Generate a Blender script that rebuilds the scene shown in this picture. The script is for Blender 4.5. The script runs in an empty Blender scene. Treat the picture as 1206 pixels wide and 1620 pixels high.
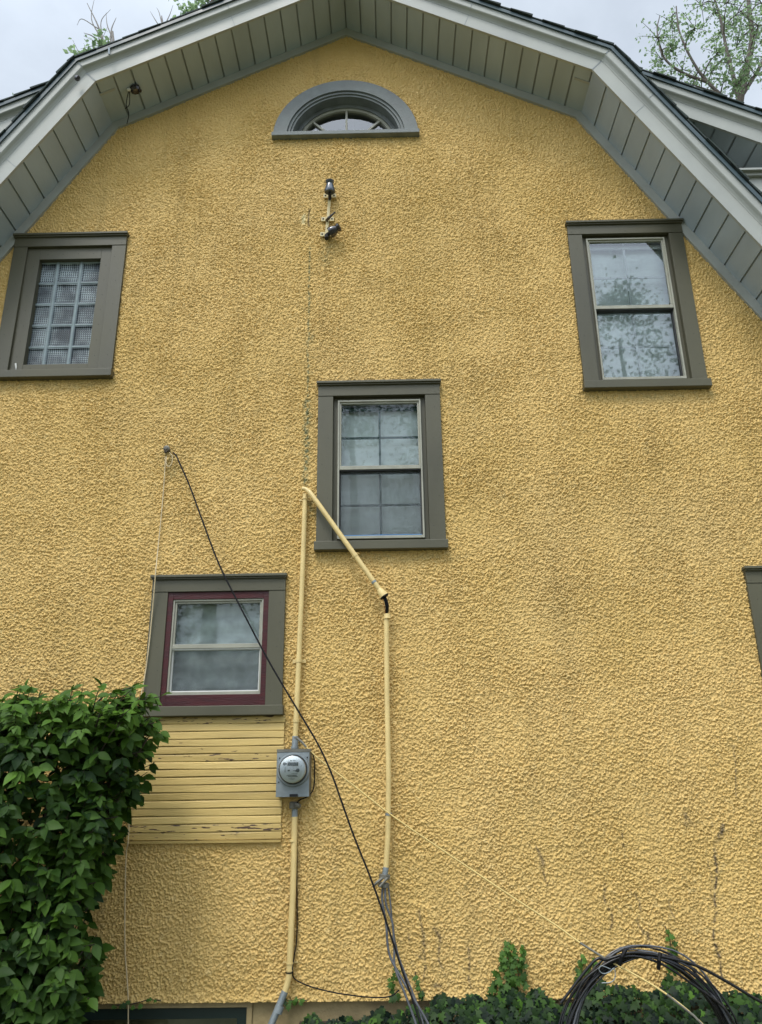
import bpy, math, random
import numpy as np
from mathutils import Vector, Matrix
random.seed(7); rng = np.random.default_rng(11)
S = bpy.context.scene
COL = S.collection
R = math.radians

# ------------------------------------------------------------------ camera
CX, CY, F = 603.0, 810.0, 1257.86
AX = [Vector((0.99979, 0.01591, -0.01266)), Vector((0.01728, -0.33715, 0.94129)), Vector((-0.01071, 0.94132, 0.33735))]
CAM = Vector((0, -5.6, 1.8))
cd = bpy.data.cameras.new('camera'); cam = bpy.data.objects.new('camera', cd); COL.objects.link(cam)
m = Matrix((AX[0], AX[1], -AX[2])).transposed().to_4x4(); m.translation = CAM
cam.matrix_world = m
cd.sensor_fit = 'VERTICAL'; cd.sensor_height = 24; cd.lens = 24 * F / 1620
cd.clip_end = 500; cd.clip_start = 0.05
S.camera = cam

def at(px, py, Y=0.0):
    """photo pixel -> point on the vertical plane y = Y"""
    v = AX[0] * ((px - CX) / F) + AX[1] * (-(py - CY) / F) + AX[2]
    return CAM + v * ((Y - CAM.y) / v.y)

# ------------------------------------------------------------------ world, sun, exposure
SUN_EL, SUN_AZ = R(59), R(-24)        # azimuth measured from -y (behind the viewer), negative = viewer's left
w = bpy.data.worlds.new("World"); S.world = w; w.use_nodes = True
nt = w.node_tree; nt.nodes.clear()
N = nt.nodes.new; L = nt.links.new
out = N('ShaderNodeOutputWorld'); bg = N('ShaderNodeBackground'); L(bg.outputs[0], out.inputs[0])
sky = N('ShaderNodeTexSky'); sky.sky_type = 'NISHITA'; sky.sun_disc = False
sky.sun_elevation = SUN_EL; sky.sun_rotation = math.pi + SUN_AZ * -1
sky.air_density = 1.0; sky.dust_density = 2.5; sky.ozone_density = 1.0
tc = N('ShaderNodeTexCoord'); mp = N('ShaderNodeMapping'); L(tc.outputs['Generated'], mp.inputs[0]); mp.inputs['Scale'].default_value = (1, 1, 1.6)
cn = N('ShaderNodeTexNoise'); cn.inputs['Scale'].default_value = 2.2; cn.inputs['Detail'].default_value = 7; cn.inputs['Roughness'].default_value = .55
L(mp.outputs[0], cn.inputs['Vector'])
cr = N('ShaderNodeValToRGB'); L(cn.outputs[0], cr.inputs[0])
cr.color_ramp.elements[0].position = .36; cr.color_ramp.elements[0].color = (.62,) * 3 + (1,)
cr.color_ramp.elements[1].position = .60; cr.color_ramp.elements[1].color = (.90,) * 3 + (1,)
mx = N('ShaderNodeMix'); mx.data_type = 'RGBA'
L(cr.outputs[0], mx.inputs[0]); L(sky.outputs[0], mx.inputs[6]); mx.inputs[7].default_value = (11.3, 12.6, 14.2, 1)
vm = N('ShaderNodeVectorMath'); vm.operation = 'DOT_PRODUCT'; L(tc.outputs['Generated'], vm.inputs[0])
vm.inputs[1].default_value = (math.sin(SUN_AZ) * math.cos(SUN_EL), -math.cos(SUN_AZ) * math.cos(SUN_EL), math.sin(SUN_EL))
mr = N('ShaderNodeMapRange'); mr.interpolation_type = 'SMOOTHSTEP'; L(vm.outputs['Value'], mr.inputs[0]); mr.inputs[1].default_value = .33; mr.inputs[2].default_value = 1.0; mr.inputs[3].default_value = .63; mr.inputs[4].default_value = 1.95
vs = N('ShaderNodeVectorMath'); vs.operation = 'SCALE'; L(mx.outputs[2], vs.inputs[0]); L(mr.outputs[0], vs.inputs[3])
L(vs.outputs[0], bg.inputs[0]); bg.inputs[1].default_value = 0.11
sd = bpy.data.lights.new('sun', 'SUN'); sd.energy = 1.5; sd.angle = R(16); sd.color = (1, .95, .86)
so = bpy.data.objects.new('sun', sd); COL.objects.link(so)
dirv = Vector((math.sin(SUN_AZ) * math.cos(SUN_EL), -math.cos(SUN_AZ) * math.cos(SUN_EL), math.sin(SUN_EL)))
so.rotation_euler = dirv.to_track_quat('Z', 'Y').to_euler()
S.view_settings.view_transform = 'Standard'; S.view_settings.look = 'None'; S.view_settings.gamma = 1
S.view_settings.exposure = 0.2

# ------------------------------------------------------------------ materials
def mat(name, col, rough=.6, var=.12, vscale=3.0, bump=0.0, bscale=60, metal=0.0, spec=.4, stretch=(1, 1, 1), col2=None, fine=0):
    m = bpy.data.materials.new(name); m.use_nodes = True; t = m.node_tree; b = t.nodes['Principled BSDF']
    N = t.nodes.new; L = t.links.new
    b.inputs['Metallic'].default_value = metal
    b.inputs['Specular IOR Level'].default_value = spec
    g = N('ShaderNodeNewGeometry'); mp = N('ShaderNodeMapping'); mp.inputs['Scale'].default_value = stretch
    L(g.outputs['Position'], mp.inputs[0])
    n = N('ShaderNodeTexNoise'); n.inputs['Scale'].default_value = vscale; n.inputs['Detail'].default_value = 6; L(mp.outputs[0], n.inputs['Vector'])
    r = N('ShaderNodeValToRGB'); L(n.outputs[0], r.inputs[0])
    r.color_ramp.elements[0].position = .3; r.color_ramp.elements[1].position = .7
    c2 = col2 or [c * (1 + var) for c in col]
    r.color_ramp.elements[0].color = (*[c * (1 - var) for c in col], 1); r.color_ramp.elements[1].color = (*c2, 1)
    L(r.outputs[0], b.inputs['Base Color'])
    rr_ = N('ShaderNodeMapRange'); L(n.outputs[0], rr_.inputs[0]); rr_.inputs[1].default_value = .3; rr_.inputs[2].default_value = .7; rr_.inputs[3].default_value = max(.02, rough - .12); rr_.inputs[4].default_value = min(1, rough + .12); L(rr_.outputs[0], b.inputs['Roughness'])
    if bump:
        n2 = N('ShaderNodeTexNoise'); n2.inputs['Scale'].default_value = bscale; n2.inputs['Detail'].default_value = 4; L(mp.outputs[0], n2.inputs['Vector'])
        bp = N('ShaderNodeBump'); bp.inputs['Strength'].default_value = bump; bp.inputs['Distance'].default_value = .01
        L(n2.outputs[0], bp.inputs['Height']); L(bp.outputs[0], b.inputs['Normal'])
    return m

M = {}
M['trim'] = mat('olive grey paint', (.080, .075, .046), .5, .18, 2.2, .05, 40, stretch=(1, 1, .5))
M['trim_blue'] = mat('weathered grey paint with flare tint', (.15, .165, .16), .6, .22, 9, .25, 50)  # blue cast of the lens flare is put into this paint colour
M['fascia'] = mat('taupe painted fascia', (.33, .34, .31), .5, .10, 3, .06, 90)
M['soffit'] = mat('taupe painted boards', (.34, .39, .42), .55, .10, 2.4, .08, 30, stretch=(1.4, .6, 1.4))
M['groove'] = mat('shadow gap board', (.25, .275, .285), .8, .1)
M['drip'] = mat('dark teal drip edge', (.035, .062, .07), .4, .15)
M['shingle'] = mat('dark green shingles', (.028, .04, .036), .9, .5, 30, .5, 120)
M['red'] = mat('maroon paint', (.045, .002, .003), .5, .3, 12, .3, 60, stretch=(.4, 1, 3))
M['sash'] = mat('beige metal sash', (.30, .295, .235), .45, .14, 9, .05, 30)
M['sashdark'] = mat('dark sash gasket', (.03, .03, .03), .6, .1)
M['green_grille'] = mat('dark green grille', (.02, .06, .05), .5, .1)
M['grey_grille'] = mat('grey grille', (.60, .62, .62), .5, .1)
M['blue'] = mat('blue tape', (.03, .16, .38), .6, .1)
M['blind'] = mat('pale window shade', (.74, .79, .76), .9, .16, 3.5, stretch=(1, 1, 2.5))
M['curtain'] = mat('pale lace curtain', (.56, .60, .57), .9, .3, 8)
M['dark'] = mat('dark interior', (.02, .02, .022), .9, .1)
M['conduit'] = mat('cream painted conduit', (.66, .50, .215), .45, .09, 7, .04, 60)
M['galv'] = mat('galvanised grey steel', (.23, .26, .27), .5, .16, 14, .08, 60, metal=.35)
M['galvside'] = mat('weathered steel side', (.14, .135, .11), .6, .2, 12, metal=.2)
M['meterface'] = mat('meter face plate', (.62, .66, .66), .5, .04)
M['lcd'] = mat('meter display', (.10, .12, .11), .3, .05)
M['black'] = mat('black cable rubber', (.006, .006, .007), .6, .3, 20, spec=.2)
M['blackloop'] = mat('glossy black cable', (.007, .007, .008), .28, .3, 20, spec=.45)
M['greycable'] = mat('grey cable sheath', (.075, .08, .088), .5, .2, 20)
M['cream_cable'] = mat('cream cable', (.55, .44, .26), .5, .14, 14)
M['tan_cable'] = mat('yellowed cable', (.60, .45, .17), .5, .12, 9)
M['white'] = mat('white plastic', (.62, .62, .58), .5, .06)
M['copper'] = mat('bare copper ground wire', (.45, .17, .07), .4, .1, metal=.6)
M['porcelain'] = mat('dark brown porcelain', (.022, .018, .02), .18, .25, 30, spec=.7)
M['bell'] = mat('blue grey glazed porcelain', (.05, .065, .085), .15, .2, 30, spec=.8)
M['strap'] = mat('cream painted strap', (.52, .43, .22), .55, .18, 25)
M['bark'] = mat('grey brown bark', (.10, .085, .07), .9, .3, 8, .5, 30)
M['deadbark'] = mat('pale dead wood', (.22, .20, .18), .9, .2, 8)
M['twig'] = mat('dark twig bark', (.045, .036, .026), .85, .3, 30)
M['foundation'] = mat('painted foundation', (.30, .23, .115), .85, .25, 6, .5, 40)
M['basegreen'] = mat('dark green basement frame', (.007, .018, .014), .5, .2)
M['ivy_backing'] = mat('dark brown ivy backing', (.05, .036, .022), .95, .4, 12, .6, 40)
M['ground'] = mat('patchy lawn', (.09, .12, .05), .95, .35, 1.1, .5, 30, col2=(.17, .16, .09))
M['sidewall'] = mat('plain stucco', (.50, .37, .14), .9, .08, 3, .8, 90)

def leafmat(name, c1, c2, trans=.25, rough=.45):
    m = bpy.data.materials.new(name); m.use_nodes = True; t = m.node_tree; b = t.nodes['Principled BSDF']; N = t.nodes.new; L = t.links.new
    a = N('ShaderNodeAttribute'); a.attribute_name = 'tone'
    r = N('ShaderNodeValToRGB'); L(a.outputs['Fac'], r.inputs[0]); r.color_ramp.elements[0].color = (*c1, 1); r.color_ramp.elements[1].color = (*c2, 1)
    L(r.outputs[0], b.inputs['Base Color']); b.inputs['Roughness'].default_value = rough; b.inputs['Specular IOR Level'].default_value = .2
    tr = N('ShaderNodeBsdfTranslucent'); L(r.outputs[0], tr.inputs[0]); mx = N('ShaderNodeMixShader'); mx.inputs[0].default_value = trans
    L(b.outputs[0], mx.inputs[1]); L(tr.outputs[0], mx.inputs[2]); L(mx.outputs[0], t.nodes['Material Output'].inputs[0])
    return m
M['leaf'] = leafmat('shrub leaf', (.009, .030, .004), (.085, .175, .018), .22, .55)
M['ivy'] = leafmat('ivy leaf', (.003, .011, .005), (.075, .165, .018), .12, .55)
M['treeleaf'] = leafmat('tree leaf', (.13, .21, .10), (.34, .46, .24), .5, .6)  # haze and sky bleed put into the colour as paler leaves
M['farleaf'] = leafmat('far tree leaf', (.03, .06, .018), (.09, .14, .04), .3, .7)

def glassmat(name, k=2.3, base=.02, wav=.02, ws=3.0, tint=(.9, .95, .95)):
    m = bpy.data.materials.new(name); m.use_nodes = True; t = m.node_tree; t.nodes.remove(t.nodes['Principled BSDF']); N = t.nodes.new; L = t.links.new
    g = N('ShaderNodeBsdfGlossy'); g.inputs['Roughness'].default_value = .02; g.inputs['Color'].default_value = (.95, .98, 1, 1)
    tr = N('ShaderNodeBsdfTransparent'); tr.inputs[0].default_value = (*tint, 1)
    f = N('ShaderNodeFresnel'); f.inputs[0].default_value = 1.5
    ma = N('ShaderNodeMath'); ma.operation = 'MULTIPLY_ADD'; ma.inputs[1].default_value = k; ma.inputs[2].default_value = base; ma.use_clamp = True
    L(f.outputs[0], ma.inputs[0]); mx = N('ShaderNodeMixShader'); L(ma.outputs[0], mx.inputs[0]); L(tr.outputs[0], mx.inputs[1]); L(g.outputs[0], mx.inputs[2])
    geo = N('ShaderNodeNewGeometry'); n = N('ShaderNodeTexNoise'); n.inputs['Scale'].default_value = ws; n.inputs['Detail'].default_value = 2; L(geo.outputs['Position'], n.inputs['Vector'])
    bp = N('ShaderNodeBump'); bp.inputs['Strength'].default_value = wav; bp.inputs['Distance'].default_value = .05; L(n.outputs[0], bp.inputs['Height']); L(bp.outputs[0], g.inputs['Normal'])
    L(mx.outputs[0], t.nodes['Material Output'].inputs[0]); return m
M['glass'] = glassmat('window glass', .85, .01, .006, 4)
M['skyglass'] = glassmat('bright reflective glass', 1.9, .03, .004, 4)
M['meterglass'] = glassmat('clear meter cover', 1.2, 0, 0, 3, (.97, .98, .98))
def screenmat():
    m = bpy.data.materials.new('insect screen mesh'); m.use_nodes = True; t = m.node_tree; N = t.nodes.new; L = t.links.new; b = t.nodes['Principled BSDF']
    b.inputs['Base Color'].default_value = (.11, .12, .125, 1); b.inputs['Roughness'].default_value = .7
    tr = N('ShaderNodeBsdfTransparent'); mx = N('ShaderNodeMixShader'); mx.inputs[0].default_value = .33
    L(tr.outputs[0], mx.inputs[1]); L(b.outputs[0], mx.inputs[2]); L(mx.outputs[0], t.nodes['Material Output'].inputs[0]); return m
M['screen'] = screenmat()

def blockmat():
    m = bpy.data.materials.new('ribbed glass block'); m.use_nodes = True; t = m.node_tree; N = t.nodes.new; L = t.links.new; b = t.nodes['Principled BSDF']
    b.inputs['Roughness'].default_value = .25; b.inputs['Specular IOR Level'].default_value = .4
    g = N('ShaderNodeNewGeometry'); sp = N('ShaderNodeSeparateXYZ'); L(g.outputs['Position'], sp.inputs[0]); o = []
    for ch in ('X', 'Z'):
        m1 = N('ShaderNodeMath'); m1.operation = 'MULTIPLY'; m1.inputs[1].default_value = math.pi / .0172; L(sp.outputs[ch], m1.inputs[0])
        m2 = N('ShaderNodeMath'); m2.operation = 'SINE'; L(m1.outputs[0], m2.inputs[0]); m3 = N('ShaderNodeMath'); m3.operation = 'ABSOLUTE'; L(m2.outputs[0], m3.inputs[0])
        r = N('ShaderNodeMapRange'); L(m3.outputs[0], r.inputs[0]); r.inputs[1].default_value = .25; r.inputs[2].default_value = .65; r.inputs[3].default_value = 1; r.inputs[4].default_value = 0; o.append(r.outputs[0])
    mm = N('ShaderNodeMath'); mm.operation = 'MAXIMUM'; L(o[0], mm.inputs[0]); L(o[1], mm.inputs[1])  # glints and refraction of the ribs painted as a pale grid
    n = N('ShaderNodeTexNoise'); n.inputs['Scale'].default_value = 8; n.inputs['Detail'].default_value = 5; L(g.outputs['Position'], n.inputs['Vector'])
    n2 = N('ShaderNodeMapRange'); L(n.outputs[0], n2.inputs[0]); n2.inputs[1].default_value = .35; n2.inputs[2].default_value = .68; n2.inputs[3].default_value = .15
    mu = N('ShaderNodeMath'); mu.operation = 'MULTIPLY'; L(mm.outputs[0], mu.inputs[0]); L(n2.outputs[0], mu.inputs[1])  # noise breaks the painted glints into darker patches
    cx = N('ShaderNodeMix'); cx.data_type = 'RGBA'; L(mu.outputs[0], cx.inputs[0]); cx.inputs[6].default_value = (.014, .022, .032, 1); cx.inputs[7].default_value = (.42, .50, .52, 1); L(cx.outputs[2], b.inputs['Base Color'])
    return m
M['block'] = blockmat()
M['mortar'] = mat('pale glass block joint', (.20, .25, .26), .5, .15, 20)

def stucco():
    m = bpy.data.materials.new('yellow dashed stucco'); m.use_nodes = True; t = m.node_tree; N = t.nodes.new; L = t.links.new; b = t.nodes['Principled BSDF']
    b.inputs['Roughness'].default_value = .78; b.inputs['Specular IOR Level'].default_value = .25
    g = N('ShaderNodeNewGeometry')
    def noise(sc, det, scale=(1, 1, 1), rough=.5):
        mp = N('ShaderNodeMapping'); mp.inputs['Scale'].default_value = scale; L(g.outputs['Position'], mp.inputs[0])
        n = N('ShaderNodeTexNoise'); n.inputs['Scale'].default_value = sc; n.inputs['Detail'].default_value = det; n.inputs['Roughness'].default_value = rough
        L(mp.outputs[0], n.inputs['Vector']); return n.outputs[0]
    def ramp(src, p0, p1, c0, c1):
        r = N('ShaderNodeValToRGB'); L(src, r.inputs[0]); r.color_ramp.elements[0].position = p0; r.color_ramp.elements[1].position = p1
        r.color_ramp.elements[0].color = (*c0, 1); r.color_ramp.elements[1].color = (*c1, 1); return r.outputs[0]
    def mix(f, a, c, blend='MIX'):
        x = N('ShaderNodeMix'); x.data_type = 'RGBA'; x.blend_type = blend
        if isinstance(f, float): x.inputs[0].default_value = f
        else: L(f, x.inputs[0])
        L(a, x.inputs[6])
        if isinstance(c, tuple): x.inputs[7].default_value = (*c, 1)
        else: L(c, x.inputs[7])
        return x.outputs[2]
    base = ramp(noise(1.1, 5), .3, .7, (.60, .410, .140), (.68, .470, .180))
    # vertical rain streaks, a little dirtier
    st = ramp(noise(1.0, 6, (7, 1, .55)), .52, .74, (0, 0, 0), (.4, .4, .4))
    base = mix(st, base, (.42, .285, .10))
    sp = ramp(noise(26, 3), .56, .72, (0, 0, 0), (.35, .35, .35))
    base = mix(sp, base, (.70, .55, .27))
    base = mix(ramp(noise(.55, 8, (1, 1, 1.3), .65), .50, .68, (0, 0, 0), (.30, .30, .30)), base, (.50, .37, .17))
    a = N('ShaderNodeAttribute'); a.attribute_name = 'stain'
    sepc = N('ShaderNodeSeparateColor'); L(a.outputs['Color'], sepc.inputs[0])
    base = mix(sepc.outputs[0], base, (.12, .09, .055))      # brown vine scars
    base = mix(sepc.outputs[1], base, (.13, .17, .10))       # green mildew streak
    base = mix(sepc.outputs[2], base, (.72, .62, .34))       # bare pale patch
    L(base, b.inputs['Base Color'])
    bp = N('ShaderNodeBump'); bp.inputs['Strength'].default_value = .8; bp.inputs['Distance'].default_value = .004
    L(noise(170, 4, rough=.6), bp.inputs['Height']); L(bp.outputs[0], b.inputs['Normal'])
    return m
M['stucco'] = stucco()

def sidingmat():
    m = mat('cream yellow siding paint', (.64, .465, .17), .55, .12, 4, .25, 30, stretch=(.6, 1, 6)); t = m.node_tree; N = t.nodes.new; L = t.links.new; b = t.nodes['Principled BSDF']
    src = b.inputs['Base Color'].links[0].from_socket
    a = N('ShaderNodeAttribute'); a.attribute_name = 'tone'
    x = N('ShaderNodeMix'); x.data_type = 'RGBA'; x.blend_type = 'MULTIPLY'; x.inputs[0].default_value = 1; L(src, x.inputs[6])
    r = N('ShaderNodeValToRGB'); L(a.outputs['Fac'], r.inputs[0]); r.color_ramp.elements[0].color = (.66, .64, .56, 1); r.color_ramp.elements[1].color = (1.0, 1.0, 1.0, 1); L(r.outputs[0], x.inputs[7])
    # peeled paint: stretched noise, only strong on boards whose 'peel' is high
    g = N('ShaderNodeNewGeometry'); mp = N('ShaderNodeMapping'); mp.inputs['Scale'].default_value = (1, 1, 5); L(g.outputs['Position'], mp.inputs[0])
    n = N('ShaderNodeTexNoise'); n.inputs['Scale'].default_value = 13; n.inputs['Detail'].default_value = 5; L(mp.outputs[0], n.inputs['Vector'])
    p = N('ShaderNodeAttribute'); p.attribute_name = 'peel'
    ad = N('ShaderNodeMath'); ad.operation = 'ADD'; L(n.outputs[0], ad.inputs[0]); L(p.outputs['Fac'], ad.inputs[1])
    q = N('ShaderNodeValToRGB'); L(ad.outputs[0], q.inputs[0]); q.color_ramp.elements[0].position = .815; q.color_ramp.elements[1].position = .85
    y = N('ShaderNodeMix'); y.data_type = 'RGBA'; L(q.outputs[0], y.inputs[0]); L(x.outputs[2], y.inputs[6]); y.inputs[7].default_value = (.07, .04, .025, 1)
    L(y.outputs[2], b.inputs['Base Color']); return m
M['siding'] = sidingmat()

# ------------------------------------------------------------------ helpers
class MB:
    def __init__(s): s.v = []; s.f = []; s.att = {}; s.st = []
    def add(s, vs, fs):
        s.st.append((len(s.v), len(s.f))); o = len(s.v); s.v += [tuple(v) for v in vs]; s.f += [tuple(i + o for i in f) for f in fs]
    def box(s, x0, x1, y0, y1, z0, z1):
        s.add([(x0, y0, z0), (x1, y0, z0), (x1, y1, z0), (x0, y1, z0), (x0, y0, z1), (x1, y0, z1), (x1, y1, z1), (x0, y1, z1)],
              [(0, 3, 2, 1), (4, 5, 6, 7), (0, 1, 5, 4), (1, 2, 6, 5), (2, 3, 7, 6), (3, 0, 4, 7)])
        return s
    def split(s, name, mt, parent=None, smooth=False, bevel=0.0):
        st = s.st + [(len(s.v), len(s.f))]; r = []
        for (v0, f0), (v1, f1) in zip(st[:-1], st[1:]):
            q = MB(); q.v = s.v[v0:v1]; q.f = [tuple(i - v0 for i in f) for f in s.f[f0:f1]]; r.append(q.build(name, mt, parent, smooth, bevel))
        return r
    def frame(s, x0, x1, z0, z1, t, y0, y1, tb=None, tt=None):
        tb = t if tb is None else tb; tt = t if tt is None else tt
        s.box(x0, x0 + t, y0, y1, z0, z1); s.box(x1 - t, x1, y0, y1, z0, z1)
        s.box(x0 + t, x1 - t, y0 + .0006, y1, z0, z0 + tb); s.box(x0 + t, x1 - t, y0 + .0006, y1, z1 - tt, z1); return s
    def tube(s, pts, r, n=8, cap=True):
        pts = [Vector(p) for p in pts]; rs = r if isinstance(r, (list, tuple)) else [r] * len(pts)
        s.st.append((len(s.v), len(s.f))); o = len(s.v); up = None
        for i, p in enumerate(pts):
            a = pts[max(i - 1, 0)]; b = pts[min(i + 1, len(pts) - 1)]; t = (b - a).normalized()
            if up is None:
                up = Vector((0, -1, 0)) if abs(t.y) < .8 else Vector((0, 0, 1))
            u = (up - t * up.dot(t)); u = u.normalized() if u.length > 1e-6 else t.orthogonal().normalized(); w_ = t.cross(u); up = u
            for k in range(n):
                an = 2 * math.pi * k / n; s.v.append(tuple(p + (u * math.cos(an) + w_ * math.sin(an)) * rs[i]))
        for i in range(len(pts) - 1):
            for k in range(n):
                a = o + i * n + k; b = o + i * n + (k + 1) % n; s.f.append((a, b, b + n, a + n))
        if cap:
            s.f.append(tuple(o + k for k in reversed(range(n)))); s.f.append(tuple(o + (len(pts) - 1) * n + k for k in range(n)))
        return s
    def lathe(s, prof, origin, axis, n=20):
        """prof = [(r, h)], swept about axis"""
        axis = Vector(axis).normalized(); u = axis.orthogonal().normalized(); w_ = axis.cross(u); s.st.append((len(s.v), len(s.f))); o = len(s.v); origin = Vector(origin)
        for r, h in prof:
            for k in range(n):
                an = 2 * math.pi * k / n; s.v.append(tuple(origin + axis * h + (u * math.cos(an) + w_ * math.sin(an)) * r))
        for i in range(len(prof) - 1):
            for k in range(n):
                a = o + i * n + k; b = o + i * n + (k + 1) % n; s.f.append((a, b, b + n, a + n))
        s.f.append(tuple(o + k for k in reversed(range(n)))); s.f.append(tuple(o + (len(prof) - 1) * n + k for k in range(n)))
        return s
    def build(s, name, mt, parent=None, smooth=False, bevel=0.0):
        me = bpy.data.meshes.new(name); me.from_pydata(s.v, [], s.f); me.update()
        me.materials.append(mt)
        if smooth: me.shade_smooth()
        o = bpy.data.objects.new(name, me); COL.objects.link(o)
        for k, vals in s.att.items():
            a = me.attributes.new(k, 'FLOAT', 'FACE'); a.data.foreach_set('value', vals)
        if parent: o.parent = parent
        if bevel:
            b = o.modifiers.new('bevel', 'BEVEL'); b.width = bevel; b.segments = 2; b.limit_method = 'ANGLE'
        if smooth:
            me.set_sharp_from_angle(angle=R(50))
        return o
def tag(o, label=None, cat=None, group=None, kind=None):
    if label: o['label'] = label
    if cat: o['category'] = cat
    if group: o['group'] = group
    if kind: o['kind'] = kind
    return o
def empty(name, loc, label, cat, group=None):
    o = bpy.data.objects.new(name, None); COL.objects.link(o); o.empty_display_size = .1
    return tag(o, label, cat, group)
def spline(pts, k=8):
    pts = [Vector(p) for p in pts]; P = [pts[0] * 2 - pts[1]] + pts + [pts[-1] * 2 - pts[-2]]; o = []
    for i in range(1, len(P) - 2):
        for j in range(k):
            t = j / k; a, b, c, d = P[i - 1:i + 3]
            o.append(.5 * ((2 * b) + (c - a) * t + (2 * a - 5 * b + 4 * c - d) * t * t + (3 * b - a - 3 * c + d) * t ** 3))
    o.append(pts[-1]); return o

# ------------------------------------------------------------------ ground
g = MB(); g.add([(-150, -150, 0), (150, -150, 0), (150, 150, 0), (-150, 150, 0)], [(0, 1, 2, 3)])
tag(g.build('ground', M['ground']), 'patchy lawn around the house', kind='structure')

# ------------------------------------------------------------------ house
house = empty('house', (0, 0, 0), 'yellow stucco gambrel house with taupe eaves and olive grey window trim', 'house')
XC, KW, ZK, ZA, SL = -0.332, 2.07, 7.545, 8.616, 1.65
EW = 4.0; ZE = ZK - SL * (EW - KW)
base_pts = [(XC - EW, ZE), (XC - KW, ZK), (XC, ZA), (XC + KW, ZK), (XC + EW, ZE)]
def nrm(a, b):
    dx, dz = b[0] - a[0], b[1] - a[1]; l = math.hypot(dx, dz); return (-dz / l, dx / l)
ns = [nrm(base_pts[i], base_pts[i + 1]) for i in range(4)]
mit = []
for i in range(5):
    if i == 0: mit.append(ns[0])
    elif i == 4: mit.append(ns[3])
    else:
        a, b = ns[i - 1], ns[i]; x, z = a[0] + b[0], a[1] + b[1]; l = math.hypot(x, z); x /= l; z /= l; c = x * a[0] + z * a[1]; mit.append((x / c, z / c))
def off(i, d): return (base_pts[i][0] + mit[i][0] * d, base_pts[i][1] + mit[i][1] * d)
def gz(x, d=0):
    """height of the gable outline, pushed out by d, above x"""
    ps = [off(i, d) for i in range(5)]
    return np.interp(x, [p[0] for p in ps], [p[1] for p in ps])
def sweep(mb, prof, path=None):
    """closed profile [(y, d)] swept along the gable outline"""
    P = path or (lambda i, d: off(i, d)); k = 5 if path is None else 2; n = len(prof); o = len(mb.v)
    for i in range(k):
        for y, d in prof:
            x, z = P(i, d); mb.v.append((x, y, z))
    for i in range(k - 1):
        for j in range(n):
            a = o + i * n + j; b = o + i * n + (j + 1) % n; mb.f.append((a, a + n, b + n, b))
    mb.f.append(tuple(o + j for j in range(n))); mb.f.append(tuple(o + (k - 1) * n + j for j in reversed(range(n))))
    return mb

# window layout (x0, x1, z0, z1 of the outer casing)
WIN = {'block': (-3.163, -2.203, 4.975, 6.38), 'right': (1.55, 2.519, 4.782, 6.39), 'centre': (-.545, .412, 3.50, 4.90), 'low': (-1.725, -.76, 2.335, 3.34), 'edge': (2.55, 3.52, 1.94, 3.336)}
HR = (XC - .004, 7.385, .655)   # half round: centre x, z, outer radius

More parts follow.
